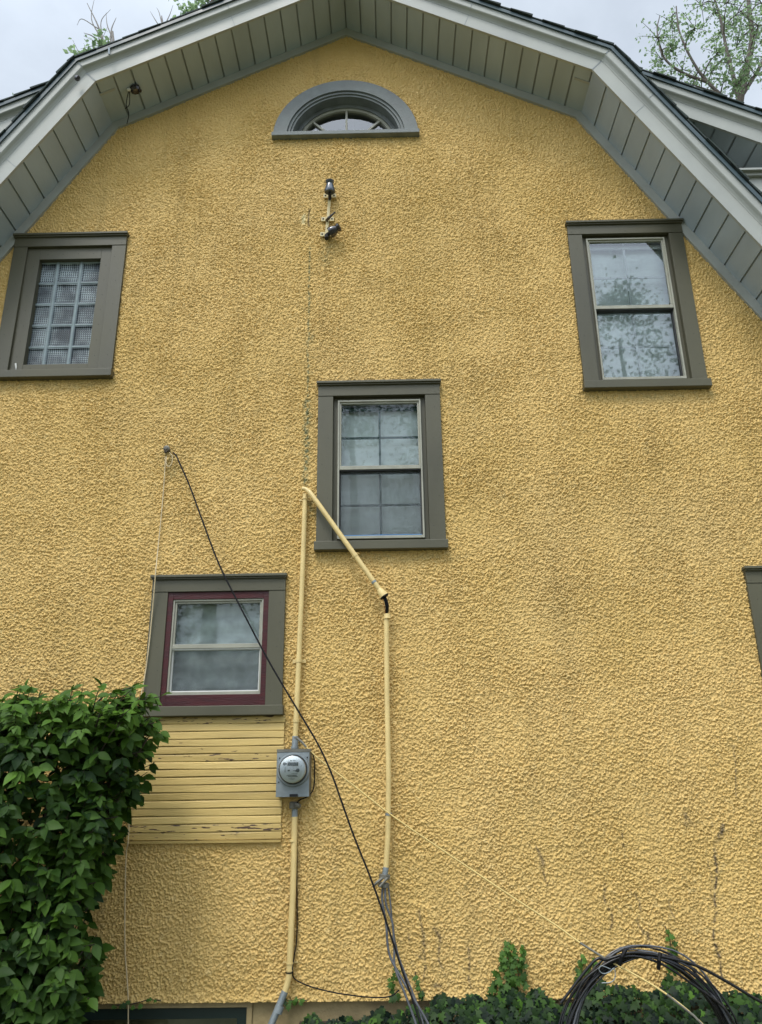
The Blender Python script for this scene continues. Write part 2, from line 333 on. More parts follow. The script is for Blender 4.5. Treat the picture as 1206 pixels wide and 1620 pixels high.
# --- stucco wall: real relief
ZB = .625
def stucco_wall():
    h = .0040; xs = np.arange(-3.55, 3.25, h); zs = np.arange(ZB, ZA + .05, h)
    nx, nz = len(xs), len(zs)
    def band(l0, l1, bw=.42):
        n = rng.standard_normal((nz, nx)); Fz = np.fft.fftfreq(nz, h)[:, None]; Fx = np.fft.fftfreq(nx, h)[None, :]
        k = np.hypot(Fz * 1.12, Fx * .92); f = np.exp(-((np.log(k + 1e-6) - np.log(2 / (l0 + l1))) / bw) ** 2); r = np.fft.ifft2(np.fft.fft2(n) * f).real
        return r / r.std()
    a = band(.009, .014, .5); b = band(.022, .045, .6); c = band(.5, .9); d_ = band(.010, .013)
    area = (xs[-1] - xs[0]) * (zs[-1] - zs[0]); nb = int(area / .0088 ** 2); H = np.full((nz, nx), -.0035)
    bx_ = rng.uniform(xs[0], xs[-1], nb); bz_ = rng.uniform(zs[0], zs[-1], nb); br_ = rng.uniform(.0040, .0086, nb) ; be = rng.uniform(.65, 1.0, nb); ba = rng.uniform(0, np.pi, nb); bh_ = rng.uniform(.2, 1, nb) ** 1.2 * .0108 + .12 * (br_ - .0065)
    ci = np.rint((bx_ - xs[0]) / h).astype(int); cj = np.rint((bz_ - zs[0]) / h).astype(int); ca_, sa_ = np.cos(ba), np.sin(ba)
    for dj in range(-3, 4):
        for di in range(-3, 4):
            jj = np.clip(cj + dj, 0, nz - 1); ii = np.clip(ci + di, 0, nx - 1); dx = xs[ii] - bx_; dz = zs[jj] - bz_
            u_ = (dx * ca_ + dz * sa_) / br_; v_ = (-dx * sa_ + dz * ca_) / (br_ * be); q_ = 1 - u_ * u_ - v_ * v_; ok = q_ > 0
            np.maximum.at(H, (jj[ok], ii[ok]), (bh_[ok] * np.sqrt(q_[ok]) - .0015))
    H = H * (1 + .10 * c + .15 * b) + .0007 * a + .0004 * d_ + .0008 * b + .0014 * c
    X, Z = np.meshgrid(xs, zs)
    # rounded lower lip, wall sits at y=0 with relief towards the viewer
    Yv = -H - .002
    X2 = X + .0008 * np.roll(a, 3, 1); Z2 = Z + .0008 * np.roll(a, 5, 0)
    lip = np.clip((ZB + .05 - Z) / .05, 0, 1); Yv = Yv - .012 * lip
    co = np.stack([X2, Yv, Z2], -1).reshape(-1, 3)
    xc = (xs[:-1] + h / 2)[None, :]; zc = (zs[:-1] + h / 2)[:, None]
    keep = zc < gz(xs[:-1] + h / 2, .045)[None, :]
    for k, (x0, x1, z0, z1) in WIN.items():
        keep &= ~((xc > x0 + .05) & (xc < x1 - .05) & (zc > z0 + .04) & (zc < z1 - .05))
    keep &= ~((np.hypot(xc - HR[0], zc - HR[1]) < HR[2] - .06) & (zc > HR[1] + .03))
    j, i = np.nonzero(keep); q = j * nx + i
    faces = np.stack([q, q + 1, q + nx + 1, q + nx], -1)
    used = np.zeros(nx * nz, bool); used[faces.ravel()] = True; remap = np.cumsum(used) - 1
    co = co[used]; faces = remap[faces]
    me = bpy.data.meshes.new('stucco_wall'); me.vertices.add(len(co)); me.vertices.foreach_set('co', co.ravel().astype(np.float32))
    nf = len(faces); me.loops.add(nf * 4); me.loops.foreach_set('vertex_index', faces.ravel().astype(np.int32))
    me.polygons.add(nf); me.polygons.foreach_set('loop_start', np.arange(0, nf * 4, 4, dtype=np.int32)); me.polygons.foreach_set('loop_total', np.full(nf, 4, np.int32))
    me.update(calc_edges=True); me.shade_smooth(); me.materials.append(M['stucco'])
    # stains
    x = X.ravel()[used]; z = Z.ravel()[used]; n1 = (band(.03, .06).ravel()[used]) * .5 + .5; n2 = band(.15, .3).ravel()[used]
    col = np.zeros((len(x), 4), np.float32); col[:, 3] = 1
    def line(pts, wd, amp, wob=.01):
        o = np.zeros(len(x))
        for (xa, za), (xb, zb) in zip(pts[:-1], pts[1:]):
            t = np.clip(((x - xa) * (xb - xa) + (z - za) * (zb - za)) / ((xb - xa) ** 2 + (zb - za) ** 2), 0, 1)
            dd = np.hypot(x + wob * n2 - xa - t * (xb - xa), z - za - t * (zb - za)); o = np.maximum(o, amp * np.exp(-(dd / wd) ** 2))
        return o
    def L2(pts, Y=0): return [(at(px, py, Y).x, at(px, py, Y).z) for px, py in pts]
    br = line(L2([(1143, 1305), (1134, 1355), (1132, 1420), (1126, 1460), (1135, 1500), (1142, 1545)]), .009, 1.0, .007)
    br = np.maximum(br, line(L2([(1128, 1300), (1122, 1370), (1130, 1430)]), .005, .6, .012))
    for a_, b_ in [((985, 1320), (990, 1345)), ((1000, 1408), (1012, 1440)), ((1012, 1455), (1020, 1478)), ((1060, 1425), (1068, 1450)), ((1086, 1288), (1091, 1305)), ((640, 1470), (690, 1560)), ((668, 1440), (672, 1550)), ((690, 1468), (700, 1530)), ((1025, 1475), (1030, 1500)), ((850, 1340), (862, 1400)), ((955, 1400), (968, 1470)), ((1160, 1180), (1164, 1260)), ((745, 1560), (738, 1500))]:
        br = np.maximum(br, line(L2([a_, b_]), .009, .75, .014))
    col[:, 0] = br * np.clip(n1 + .4, 0, 1)
    gr = line([(-.632, 4.05), (-.630, 4.75)], .024, .85, .004); gr = np.maximum(gr, line([(-.630, 4.7), (-.640, 6.2)], .009, .75, .003)); gr = np.maximum(gr, line([(-.637, 5.29), (-.634, 5.33)], .03, .6))
    gr = np.maximum(gr, line([(-.60, 3.95), (-.58, 3.80)], .03, .5))
    gr = np.maximum(gr, line([(-1.70, 4.30), (-1.66, 4.15)], .05, .35))
    gr = np.maximum(gr, line([(-.49, 6.20), (-.49, 6.05)], .04, .35))
    gr = np.maximum(gr, line([(-1.0, 7.36), (.32, 7.36)], .03, .35, .03))
    for x0, x1, z0, z1 in WIN.values():
        gr = np.maximum(gr, line([(x0, z0 - .05), (x1, z0 - .05)], .035, .28, .04))
    col[:, 1] = gr * np.clip(n1 + .15, 0, 1)
    col[:, 2] = line(L2([(481, 343), (484, 352)]), .022, 1, .01)
    col[:, 0] = np.maximum(col[:, 0], line(L2([(489, 332), (490, 358)]), .008, .8, .004))
    ca = me.attributes.new('stain', 'FLOAT_COLOR', 'POINT'); ca.data.foreach_set('color', np.clip(col, 0, 1).ravel())
    o = bpy.data.objects.new('stucco_wall', me); COL.objects.link(o); o.parent = house
    return o
stucco_wall()
for xa, xb in ((XC - EW + .02, -3.551), (3.2465, XC + EW - .02)):
    q = MB()
    n = 6; q.add([(xa + (xb - xa) * i / n, -.004, zz) for zz in (0, 1) for i in range(n + 1)], [(i, i + 1, i + n + 2, i + n + 1) for i in range(n)])
    q.v[-2 * (n + 1):] = [(x, -.005, ZB if k <= n else float(gz(x, .045))) for k, (x, _, _) in enumerate(q.v[-2 * (n + 1):])]
    q.build('stucco_edge', M['stucco'], house)
b = MB()
for sx in (-1, 1):
    xo = XC + sx * (EW - .02); b.box(min(xo, xo - sx * .15), max(xo, xo - sx * .15), .002, 8, 0, ZE + .05)
b.box(XC - EW, XC + EW, 7.9, 8, 0, ZE)
b.add([(p[0], 8.001, p[1]) for p in base_pts], [(0, 1, 2, 3, 4)])
b.build('side_wall', M['sidewall'], house)
# foundation, set back under the stucco
f = MB(); f.box(XC - EW + .03, -2.05, .03, .3, 0, ZB + .01); f.box(-.895, XC + EW - .03, .03, .3, 0, ZB + .01); f.box(-2.05, -.895, .25, .3, 0, ZB + .01)
f.build('foundation', M['foundation'], house)
bw = MB(); bw.box(-2.05, -.895, .012, .10, ZB - .032, ZB + .005); bw.box(-.93, -.896, .014, .10, 0.1, ZB - .032)
bwo = bw.build('basement_window', M['foundation'], house, bevel=.003)
bs = MB(); bs.frame(-2.05, -.93, .1, ZB - .034, .06, .03, .08); bs.build('sash', M['basegreen'], bwo)
bg_ = MB(); bg_.box(-1.99, -.99, .055, .06, .16, ZB - .09); bg_.build('glass_pane', M['glass'], bwo)

# --- eaves
OV = .455
s = MB(); sweep(s, [(-.028, .002), (-.028, .082), (.01, .082), (.01, .002)]); s.build('frieze_board', M['fascia'], house)
def soffit_boards(mb, A, B, pitch, y0, y1, gap=.016, th=.012, tap0=None, tap1=None):
    """boards under the slope A->B (points at soffit height), each running front to back"""
    dx, dz = B[0] - A[0], B[1] - A[1]; l = math.hypot(dx, dz); ux, uz = dx / l, dz / l; nx_, nz_ = -uz, ux
    n = round(l / pitch); p = l / n
    for i in range(n):
        s0, s1 = i * p + gap / 2, (i + 1) * p - gap / 2
        jit = random.uniform(-.0015, .0015)
        v = []
        for ss in (s0, s1):
            for h in (jit, th):
                for y in (y0, y1): v.append((A[0] + ux * ss + nx_ * h, y, A[1] + uz * ss + nz_ * h))
        mb.add(v, [(0, 1, 5, 4), (2, 6, 7, 3), (0, 4, 6, 2), (1, 3, 7, 5), (0, 2, 3, 1), (4, 5, 7, 6)])
sb = MB(); SD = .078
for i in range(4):
    soffit_boards(sb, off(i, SD), off(i + 1, SD), .16 if i in (1, 2) else .20, -OV, -.002)
so_ = sb.build('soffit', M['soffit'], house)
bk = MB(); sweep(bk, [(-OV, SD + .013), (-OV, SD + .03), (0, SD + .03), (0, SD + .013)]); bk.build('backing_board', M['groove'], so_)
# fascia with crown, mitred at each corner
fb = MB(); sweep(fb, [(-OV, SD - .006), (-OV - .022, SD - .006), (-OV - .022, SD + .118), (-OV, SD + .118)])
fo = fb.build('fascia', M['fascia'], house)
cr_ = MB(); prof = [(-OV, SD + .119), (-OV - .024, SD + .119), (-OV - .028, SD + .128), (-OV - .042, SD + .142), (-OV - .060, SD + .150), (-OV - .066, SD + .156), (-OV - .068, SD + .222), (-OV, SD + .222)]
sweep(cr_, prof); cr_.build('crown_board', M['fascia'], fo)
de = MB(); sweep(de, [(-OV - .005, SD + .223), (-OV - .084, SD + .212), (-OV - .084, SD + .243), (.5, SD + .243), (.5, SD + .223)]); de.build('drip_edge', M['drip'], fo)
# seams and mitre joints (thin caulk lines)
jt = MB()
def joint(i, t, wd=.0025):
    """hairline joint across fascia on slope i, at fraction t"""
    for d0, d1, y in ((SD - .005, SD + .117, -OV - .0225), (SD + .157, SD + .221, -OV - .0682)):
        p = []
        for d in (d0, d1):
            a, b_ = off(i, d), off(i + 1, d); p.append((a[0] + (b_[0] - a[0]) * t, a[1] + (b_[1] - a[1]) * t))
        dx, dz = nrm(off(i, 0), off(i + 1, 0)); ux, uz = dz, -dx
        v = []
        for (x, z) in p:
            for sg in (-1, 1):
                for yy in (y - .0012, y + .002): v.append((x + ux * wd * sg, yy, z + uz * wd * sg))
        jt.add(v, [(0, 4, 6, 2), (1, 3, 7, 5), (0, 1, 5, 4), (2, 6, 7, 3), (0, 2, 3, 1), (4, 5, 7, 6)])
for i, t in ((0, .715), (3, .155), (0, .9985), (1, .0012), (2, .9988), (3, .0012), (1, .55), (2, .5)): joint(i, t, .002)
jt.split('joint', M['groove'], fo)
# roof deck + shingles
rf = MB(); sweep(rf, [(-OV, SD + .244), (-OV, SD + .25), (8.2, SD + .25), (8.2, SD + .244)]); rfo = rf.build('roof', M['groove'], house)
sh = MB()
def shingles(mb, A, B, y0, y1, e=.15, lift=.016):
    """courses from the low end A up to B"""
    dx, dz = B[0] - A[0], B[1] - A[1]; l = math.hypot(dx, dz); ux, uz = dx / l, dz / l; nx_, nz_ = (-uz, ux) if dx > 0 else (uz, -ux)
    n = int(l / e)
    for i in range(n + 1):
        s0 = i * e; s1 = min(s0 + e * 1.35, l + .01)
        if s1 - s0 < .02: continue
        yj = y0 - random.uniform(-.006, .014); lf = lift + random.uniform(-.003, .006)
        v = []
        for ss, h0, h1 in ((s0, 0, lf), (s1, 0, .006)):
            for h in (h0, h1):
                for y in (yj, y1): v.append((A[0] + ux * ss + nx_ * h, y, A[1] + uz * ss + nz_ * h))
        mb.add(v, [(0, 1, 5, 4), (2, 6, 7, 3), (0, 4, 6, 2), (1, 3, 7, 5), (0, 2, 3, 1), (4, 5, 7, 6)])
SH = SD + .252
shingles(sh, off(0, SH), off(1, SH), -OV - .092, 8.2); shingles(sh, off(1, SH), off(2, SH), -OV - .092, 8.2)
shingles(sh, off(4, SH), off(3, SH), -OV - .092, 8.2); shingles(sh, off(3, SH), off(2, SH), -OV - .092, 8.2)
sh.build('shingles', M['shingle'], rfo)

# --- shed dormers carrying the upper slope outwards
def dormer(sg):
    kx, kz = KW, ZK; m0 = 1.0713 / 2.07; nx_, nz_ = math.sin(math.atan(m0)), math.cos(math.atan(m0)); xe = 3.75
    ya = -OV + .13
    def P(i, d):
        x = (kx - .1, xe)[i]; z = kz - m0 * (x - kx); x += nx_ * d; z += nz_ * d; return (XC + sg * x, z)
    def rev(pr): return pr if sg > 0 else pr[::-1]
    w_ = MB(); pts = [P(0, -.1), P(1, .05)]
    w_.box(min(XC + sg * 1.9, XC + sg * 3.6), max(XC + sg * 1.9, XC + sg * 3.6), .16, .26, 5.0, 6.66)
    w_.add([(XC + sg * 1.9, .16, 6.66), (XC + sg * 3.6, .16, 6.66), (XC + sg * 3.6, .16, P(1, .05)[1] + .1), (XC + sg * 1.9, .16, P(0, .0)[1])], [(0, 1, 2, 3)])
    dm = w_.build('dormer', M['soffit'], house)
    a = MB(); soffit_boards(a, P(0, SD) if sg > 0 else P(1, SD), P(1, SD) if sg > 0 else P(0, SD), .19, ya, .16); a.build('soffit', M['soffit'], dm)
    a = MB(); sweep(a, rev([(ya, SD + .013), (ya, SD + .03), (.16, SD + .03), (.16, SD + .013)]), P); a.build('backing_board', M['groove'], dm)
    a = MB(); sweep(a, rev([(ya, SD - .006), (ya - .022, SD - .006), (ya - .022, SD + .118), (ya, SD + .118)]), P)
    sweep(a, rev([(y + .13, d) for y, d in prof]), P); a.build('fascia', M['fascia'], dm)
    a = MB(); sweep(a, rev([(ya - .005, SD + .223), (ya - .084, SD + .212), (ya - .084, SD + .243), (.5, SD + .243), (.5, SD + .223)]), P); a.build('drip_edge', M['drip'], dm)
    a = MB(); shingles(a, P(1, SH), P(0, SH), ya - .09, 7.5); a.build('shingles', M['shingle'], dm)
    # boxed cornice return at the eave
    x0, x1 = sorted((XC + sg * 3.12, XC + sg * 3.95))
    a = MB(); a.box(x0, x1, ya + .02, .2, 6.43, 6.57); a.box(x0, x1, ya - .01, .2, 6.571, 6.60); a.box(x0, x1, ya - .04, .2, 6.601, 6.62); a.build('cornice_return', M['fascia'], dm)
for sg in (-1, 1): dormer(sg)

# --- windows
def glass_pane(x0, x1, z0, z1, y, parent, tilt=0, mt='glass'):
    g = MB(); g.add([(x0, y, z0), (x1, y, z0), (x1, y + tilt, z1), (x0, y + tilt, z1)], [(0, 1, 2, 3)])
    return g.build('glass_pane', M[mt], parent)
def casing(key, label, head=.13, side=.118, sill_h=.068, tm='trim'):
    x0, x1, z0, z1 = WIN[key]; zi = z1 - head; zs = z0 + sill_h
    c = MB(); c.box(x0, x0 + side, -.03, .09, zs, zi); c.box(x1 - side, x1, -.03, .09, zs, zi); c.box(x0, x1, -.034, .09, zi + .0015, z1 - .028)
    w_ = tag(c.build('window', M[tm], house, bevel=.002), label)
    c = MB(); rn = random.Random(int(x0 * 100) + 900)
    for sx in (x0 + side * .5, x1 - side * .5):
        for k in range(5):
            zz = zs + (zi - zs) * (k + .5) / 5 + rn.uniform(-.02, .02); xx = sx + rn.uniform(-.03, .03); c.box(xx - .002, xx + .002, -.0312, -.0295, zz - .002, zz + .002)
    for xx in (x0 + .03, x1 - .04, (x0 + x1) / 2): c.box(xx - .002, xx + .002, -.0352, -.0335, zi + .02, zi + .0235)
    c.split('nail_head', M['dark'], w_)
    c = MB(); c.box(x0 - .012, x1 + .012, -.062, .02, z1 - .028, z1 - .008); c.box(x0 - .006, x1 + .006, -.050, .02, z1 - .040, z1 - .0285); c.build('drip_cap', M[tm], w_, bevel=.003)
    c = MB(); c.box(x0 - .012, x1 + .012, -.068, .09, z0, zs - .002); c.build('sill', M[tm], w_, bevel=.004)
    return w_, (x0 + side, x1 - side, zs, zi)
def shade(x0, x1, z0, z1, y, parent, mt, folds=7, name='window_shade', amp=.012, vert=False):
    s = MB(); nx_, nz_ = 40, 60
    for j in range(nz_ + 1):
        for i in range(nx_ + 1):
            u, v = i / nx_, j / nz_
            ph = (u if vert else v) * folds * math.pi * 2
            s.v.append((x0 + (x1 - x0) * u, y + amp * math.sin(ph + .5 * math.sin(5 * (v if vert else u))) + .006 * math.sin(9 * u + 4 * v), z0 + (z1 - z0) * v))
    for j in range(nz_):
        for i in range(nx_):
            a = j * (nx_ + 1) + i; s.f.append((a, a + 1, a + nx_ + 2, a + nx_ + 1))
    return s.build(name, mt, parent, smooth=True)
def double_hung(key, label, zm, grille=None, lower_dark=True, blind='blind', red=False, folds=3, mt='glass', screen=True):
    w_, (a, b, c, d) = casing(key, label)
    if red:
        r = MB(); r.frame(a, b, c, d, .038, -.020, .09, tb=.078, tt=.052); r.build('red_stop', M['red'], w_, bevel=.0015)
        a, b, c, d = a + .038, b - .038, c + .078, d - .052
    else:
        r = MB(); r.frame(a, b, c, d, .036, .012, .09, tb=.03, tt=.028); r.build('window_stop', M['trim'], w_, bevel=.002)
        a, b, c, d = a + .036, b - .036, c + .03, d - .028
    f = MB(); f.frame(a, b, c, d, .013, -.012, .06, tb=.022, tt=.014); f.frame(a + .013, b - .013, zm - .004, d - .014, .014, .000, .03); f.box(a + .0135, b - .0135, -.006, .03, zm - .017, zm + .013)
    f.build('sash_frame', M['sash'], w_, bevel=.0015)
    f = MB(); f.frame(a + .013, b - .013, c + .022, zm - .018, .010, .018, .05); f.box(a + .013, b - .013, .002, .03, zm - .026, zm - .0175); f.build('lower_sash', M['sashdark' if not red else 'white'], w_)
    glass_pane(a + .02, b - .02, zm, d - .02, .014, w_, mt=mt); glass_pane(a + .02, b - .02, c + .02, zm - .01, .036, w_, mt=mt)
    if screen:
        sc = MB(); sc.add([(a + .02, .026, c + .022), (b - .02, .026, c + .022), (b - .02, .026, zm - .018), (a + .02, .026, zm - .018)], [(0, 1, 2, 3)]); sc.build('insect_screen', M['screen'], w_)
    if grille:
        q = MB(); xm = (a + b) / 2; q.box(xm - .008, xm + .008, .060, .070, c, d)
        for zz in ((zm + d) / 2 - .01, (c + zm) / 2): q.box(a, b, .0606, .0694, zz - .008, zz + .008)
        q.box(a, b, .0588, .075, zm - .03, zm + .01); q.box(a, b, .0588, .075, d - .06, d - .028)
        q.build('grille', M[grille], w_)
    shade(a - .03, b + .03, c - .03, d + .03, .125, w_, M[blind], folds)
    e = MB(); e.box(a - .1, b + .1, .20, .21, c - .1, d + .1); e.build('room_backing', M['dark'], w_)
    return w_, (a, b, c, d)
double_hung('right', 'olive grey framed upper window with pale divided sashes close under the right eave', 5.555, 'grey_grille', folds=2, mt='skyglass', screen=False)
wc, (a, b, c, d) = double_hung('centre', 'central olive grey window with a dark green divided sash and drawn shade', 4.17, 'green_grille', folds=3)
t = MB(); t.box(a + .024, b - .02, .015, .0175, c + .024, c + .036); t.build('tape_strip', M['blue'], wc)
double_hung('low', 'small lower window with maroon inner frame above the lap siding', 2.822, None, blind='curtain', red=True, folds=5)
double_hung('edge', 'olive grey window cut off at the right side of the view', 2.65, 'grey_grille')
# glass block window
wb, (a, b, c, d) = casing('block', 'upper left window filled with ribbed glass blocks')
r = MB(); r.box(a, a + .108, -.006, .09, c, d); r.box(b - .094, b, -.006, .09, c, d); r.box(a + .108, b - .094, -.0055, .09, d - .112, d); r.box(a + .108, b - .094, -.0055, .09, c, c + .078)
r.build('inner_board', M['trim'], wb, bevel=.002)
gx0, gx1, gz0, gz1 = a + .108, b - .094, c + .078, d - .112
ds = MB()
for k in range(7):
    zz = gz0 + (k + .5) * (gz1 - gz0) / 7
    for xx in (gx0 - .05 + random.uniform(-.01, .01), gx1 + .05): ds.box(xx - .002, xx + .002, -.0075, 0, zz - .002, zz + .002)
for k in range(4):
    xx = gx0 + (k + .5) * (gx1 - gx0) / 4
    for zz in (gz0 - .035, gz1 + .05): ds.box(xx - .002, xx + .002, -.0075, 0, zz - .002, zz + .002)
ds.split('nail_head', M['dark'], wb)
ch = MB(); p0 = at(25, 580, -.008)
ch.add([(p0.x - .012, -.009, p0.z + .03), (p0.x + .004, -.014, p0.z + .03), (p0.x + .012, -.012, p0.z - .004), (p0.x + .008, -.009, p0.z - .034), (p0.x - .004, -.010, p0.z + .002)], [(0, 1, 2, 3, 4)]); ch.build('paint_chip', M['white'], wb)
bx = [at(92.5, 417, .04).x, at(129.4, 417, .04).x]; cols = [(bx[0] - .2, bx[0]), (bx[0], bx[1]), (bx[1], bx[1] + .2)]
bh = (gz1 - gz0 + .02) / 5
for (xa, xb) in cols:
    for j in range(5):
        za = gz0 - .02 + j * bh; zb = za + bh; gmb = MB(); mrg = .013; n = 66
        X0, X1, Z0, Z1 = xa + mrg, xb - mrg, za + mrg * .8, zb - mrg * .8
        for jj in range(n + 1):
            for ii in range(n + 1):
                u, v = ii / n, jj / n; e = min(u, 1 - u, v, 1 - v)
                hh = .0030 * (math.sin(u * math.pi * 20) * math.sin(v * math.pi * 20)) if e > .05 else 0
                hh += .002 * math.sin(3 * u + j) * math.cos(2.4 * v + xa * 7)
                yy = .044 + (.010 if e > .06 else (0 if e < .03 else .010 * (e - .03) / .03)) + hh
                gmb.v.append((X0 + (X1 - X0) * u, yy, Z0 + (Z1 - Z0) * v))
        for jj in range(n):
            for ii in range(n):
                q = jj * (n + 1) + ii; gmb.f.append((q, q + 1, q + n + 2, q + n + 1))
        gmb.build('glass_block', M['block'], wb, smooth=True)
mo = MB()
for xx in (bx[0] - .2, bx[0], bx[1], bx[1] + .2): mo.tube([(xx, .05, gz0 - .02), (xx, .05, gz1 + .02)], .0165, 10)
for j in range(6): mo.tube([(cols[0][0], .052, gz0 - .02 + j * bh), (cols[2][1], .052, gz0 - .02 + j * bh)], .013, 10)
mo.split('joint', M['mortar'], wb, smooth=True)
mo = MB(); mo.box(a, b, .075, .085, c, d); mo.build('room_backing', M['dark'], wb)

# half-round window
def arc_ring(mb, r0, r1, y0, y1, cx, cz, zcut, n=64):
    o = len(mb.v)
    for k in range(n + 1):
        for r in (r0, r1):
            a0 = math.asin(min(1, max(-1, (zcut - cz) / r))); an = a0 + (math.pi - 2 * a0) * k / n
            for y in (y0, y1): mb.v.append((cx + r * math.cos(an), y, cz + r * math.sin(an)))
    for k in range(n):
        q = o + k * 4
        for i, j in ((0, 2), (2, 3), (3, 1), (1, 0)): mb.f.append((q + i, q + j, q + 4 + j, q + 4 + i))
    mb.f.append((o, o + 1, o + 3, o + 2)); q = o + n * 4; mb.f.append((q, q + 2, q + 3, q + 1))
hx, hz, hr = HR; c = MB(); arc_ring(c, hr - .122, hr, -.034, .02, hx, hz, hz + .035)
hw = tag(c.build('window', M['trim_blue'], house, bevel=.002), 'half-round fan window under the peak of the gable')
c = MB(); arc_ring(c, hr - .145, hr - .123, -.018, .10, hx, hz, hz + .035); arc_ring(c, hr - .165, hr - .1455, -.004, .10, hx, hz, hz + .035); arc_ring(c, hr - .20, hr - .1655, .085, .15, hx, hz, hz + .035); c.build('reveal', M['trim_blue'], hw)
c = MB(); c.box(hx - hr - .008, hx + hr + .008, -.062, .16, hz - .005, hz + .037); c.build('sill', M['trim_blue'], hw, bevel=.004)
c = MB(); arc_ring(c, hr - .225, hr - .198, .10, .15, hx, hz, hz + .037); c.build('sash', M['sash'], hw); c = MB()
for an in (45, 90, 135):
    u = Vector((math.cos(R(an)), 0, math.sin(R(an)))); v = Vector((-u.z, 0, u.x)); p = Vector((hx, 0, hz))
    vs = [p + u * rr + v * sg * .009 + Vector((0, yy, 0)) for rr in (.02, hr - .21) for sg in (-1, 1) for yy in (.105, .135)]
    c.add(vs, [(0, 4, 6, 2), (1, 3, 7, 5), (0, 1, 5, 4), (2, 6, 7, 3), (0, 2, 3, 1), (4, 5, 7, 6)])
c.split('fan_muntin', M['sash'], hw)
c = MB(); n = 40; pts = [(hx + (hr - .205) * math.cos(math.pi * k / n), .125, hz + (hr - .205) * math.sin(math.pi * k / n)) for k in range(n + 1)]; c.add(pts, [tuple(range(n + 1))]); c.build('glass_pane', M['skyglass'], hw)

# --- lap siding patch below the low window
sp = MB(); x0, x1, z0, z1 = -1.755, -.741, 1.548, 2.333; nb = 16; bhh = (z1 - z0) / nb; tone = []; peel = []
pl = {15: .22, 10: .22, 0: .20, 1: .24, 11: .16, 12: .12}
for k in range(nb):
    za = z0 + k * bhh; xr = x1 + random.uniform(-.003, .003) - (.003 if k < 10 else 0); tn = random.uniform(.25, 1); o = random.uniform(0, .003)
    segs = 24; xx = [x0 + (xr - x0) * i / segs for i in range(segs + 1)]
    for i in range(segs):
        wob = [.0018 * math.sin(xx[i + q] * 7 + k * 2.1) for q in (0, 1)]
        v = []
        for q in (0, 1):
            x = xx[i + q]; wv = wob[q]
            v += [(x, -.010, za + .001 + wv), (x, -.0185 - o, za + .0025 + wv), (x, -.020 - o, za + .006 + wv), (x, -.019 - o * .5, za + bhh * .85 + wv), (x, -.014, za + bhh + .001 + wv)]
        fs = [(j, j + 5, j + 6, j + 1) for j in range(4)]
        if i == segs - 1: fs.append((5, 9, 8, 7, 6))
        if i == 0: fs.append((0, 1, 2, 3, 4))
        sp.add(v, fs); tone += [tn] * len(fs); peel += [pl.get(k, .03 if random.random() < .8 else .10)] * len(fs)
sp.att = {'tone': tone, 'peel': peel}
spo = tag(sp.build('siding_panel', M['siding'], house), 'patch of peeling cream yellow lap siding under the low window')
sp = MB(); sp.box(x0 + .01, x1 - .01, -.003, -.0005, z0, z1); sp.box(x0 - .004, x1 - .002, -.03, .0, z0 - .016, z0 - .001); sp.build('ledge', M['siding'], spo)

# ------------------------------------------------------------------ conduits and meter
def conduit_path(pp, Ys): return [at(px, py, Y) for (px, py), Y in zip(pp, Ys)]
def clamp(mb, c, r, ax=(0, 0, 1), w_=.012, tabs=True):
    mb.lathe([(r, -w_), (r + .004, -w_), (r + .004, w_), (r, w_)], c, ax, 16)
    if tabs: mb.box(c[0] - r - .028, c[0] + r + .028, -.016, -.010, c[2] - w_, c[2] + w_)
RC = .0185
# riser
c1 = empty('conduit', None, 'cream painted conduit running straight up from the meter box', 'conduit')
p = [at(483, 782, -.045), at(479, 900, -.045), at(473, 1045, -.045), at(467.5, 1165, -.045), at(466.5, 1182, -.05)]
q = MB(); q.tube(p[:-1], RC, 16); q.build('pipe', M['conduit'], c1, smooth=True)
q = MB(); q.tube([p[3], p[4] + Vector((0, 0, -.02))], RC + .003, 16); q.lathe([(.001, 0), (RC + .009, 0), (RC + .009, .014), (RC, .016)], p[4] + Vector((0, 0, -.01)), (0, 0, 1), 8); q.build('hub', M['galv'], c1, smooth=True)
q = MB(); clamp(q, p[2], RC); clamp(q, at(468.6, 1140, -.045), RC, tabs=False); clamp(q, at(482.6, 789, -.045), RC + .001, w_=.006, tabs=True); q.split('clamp', M['conduit'], c1, smooth=True)
# diagonal mast
c2 = empty('conduit', None, 'cream conduit slanting across the corner of the central window', 'conduit')
pa = [at(479, 773, -.05), at(487, 776, -.062), at(500, 792, -.085), at(560, 876, -.10), at(600, 932, -.105)]
q = MB(); q.tube(spline(pa, 6), [.016] * 6 + [.0185] * 19, 16); q.build('pipe', M['conduit'], c2, smooth=True)
ax = (pa[-1] - pa[-2]).normalized()
q = MB(); q.lathe([(.0185, 0), (.024, .012), (.031, .045), (.033, .062), (.028, .062)], pa[-1], ax, 18); q.build('weatherhead', M['conduit'], c2, smooth=True)
q = MB(); q.lathe([(.0195, -.008), (.0195, .008)], at(592, 921, -.1046), ax, 16); q.build('bare_band', M['galv'], c2, smooth=True)
q = MB(); q.lathe([(.029, .0625), (.0335, .063), (.0335, .070), (.029, .070)], pa[-1], ax, 18); q.lathe([(.001, .064), (.029, .064)], pa[-1], ax, 18); q.build('opening_ring', M['black'], c2, smooth=True)
q = MB(); cpt = at(562, 879, -.1); q.lathe([(.019, -.010), (.022, -.010), (.022, .010), (.019, .010)], cpt, ax, 16); q.tube([cpt + Vector((-.02, .02, -.005)), cpt + Vector((-.03, .02, -.02))], .004, 6); q.tube([cpt + Vector((.02, .0, .02)), cpt + Vector((.03, .02, .02))], .004, 6); q.split('clamp', M['conduit'], c2, smooth=True)
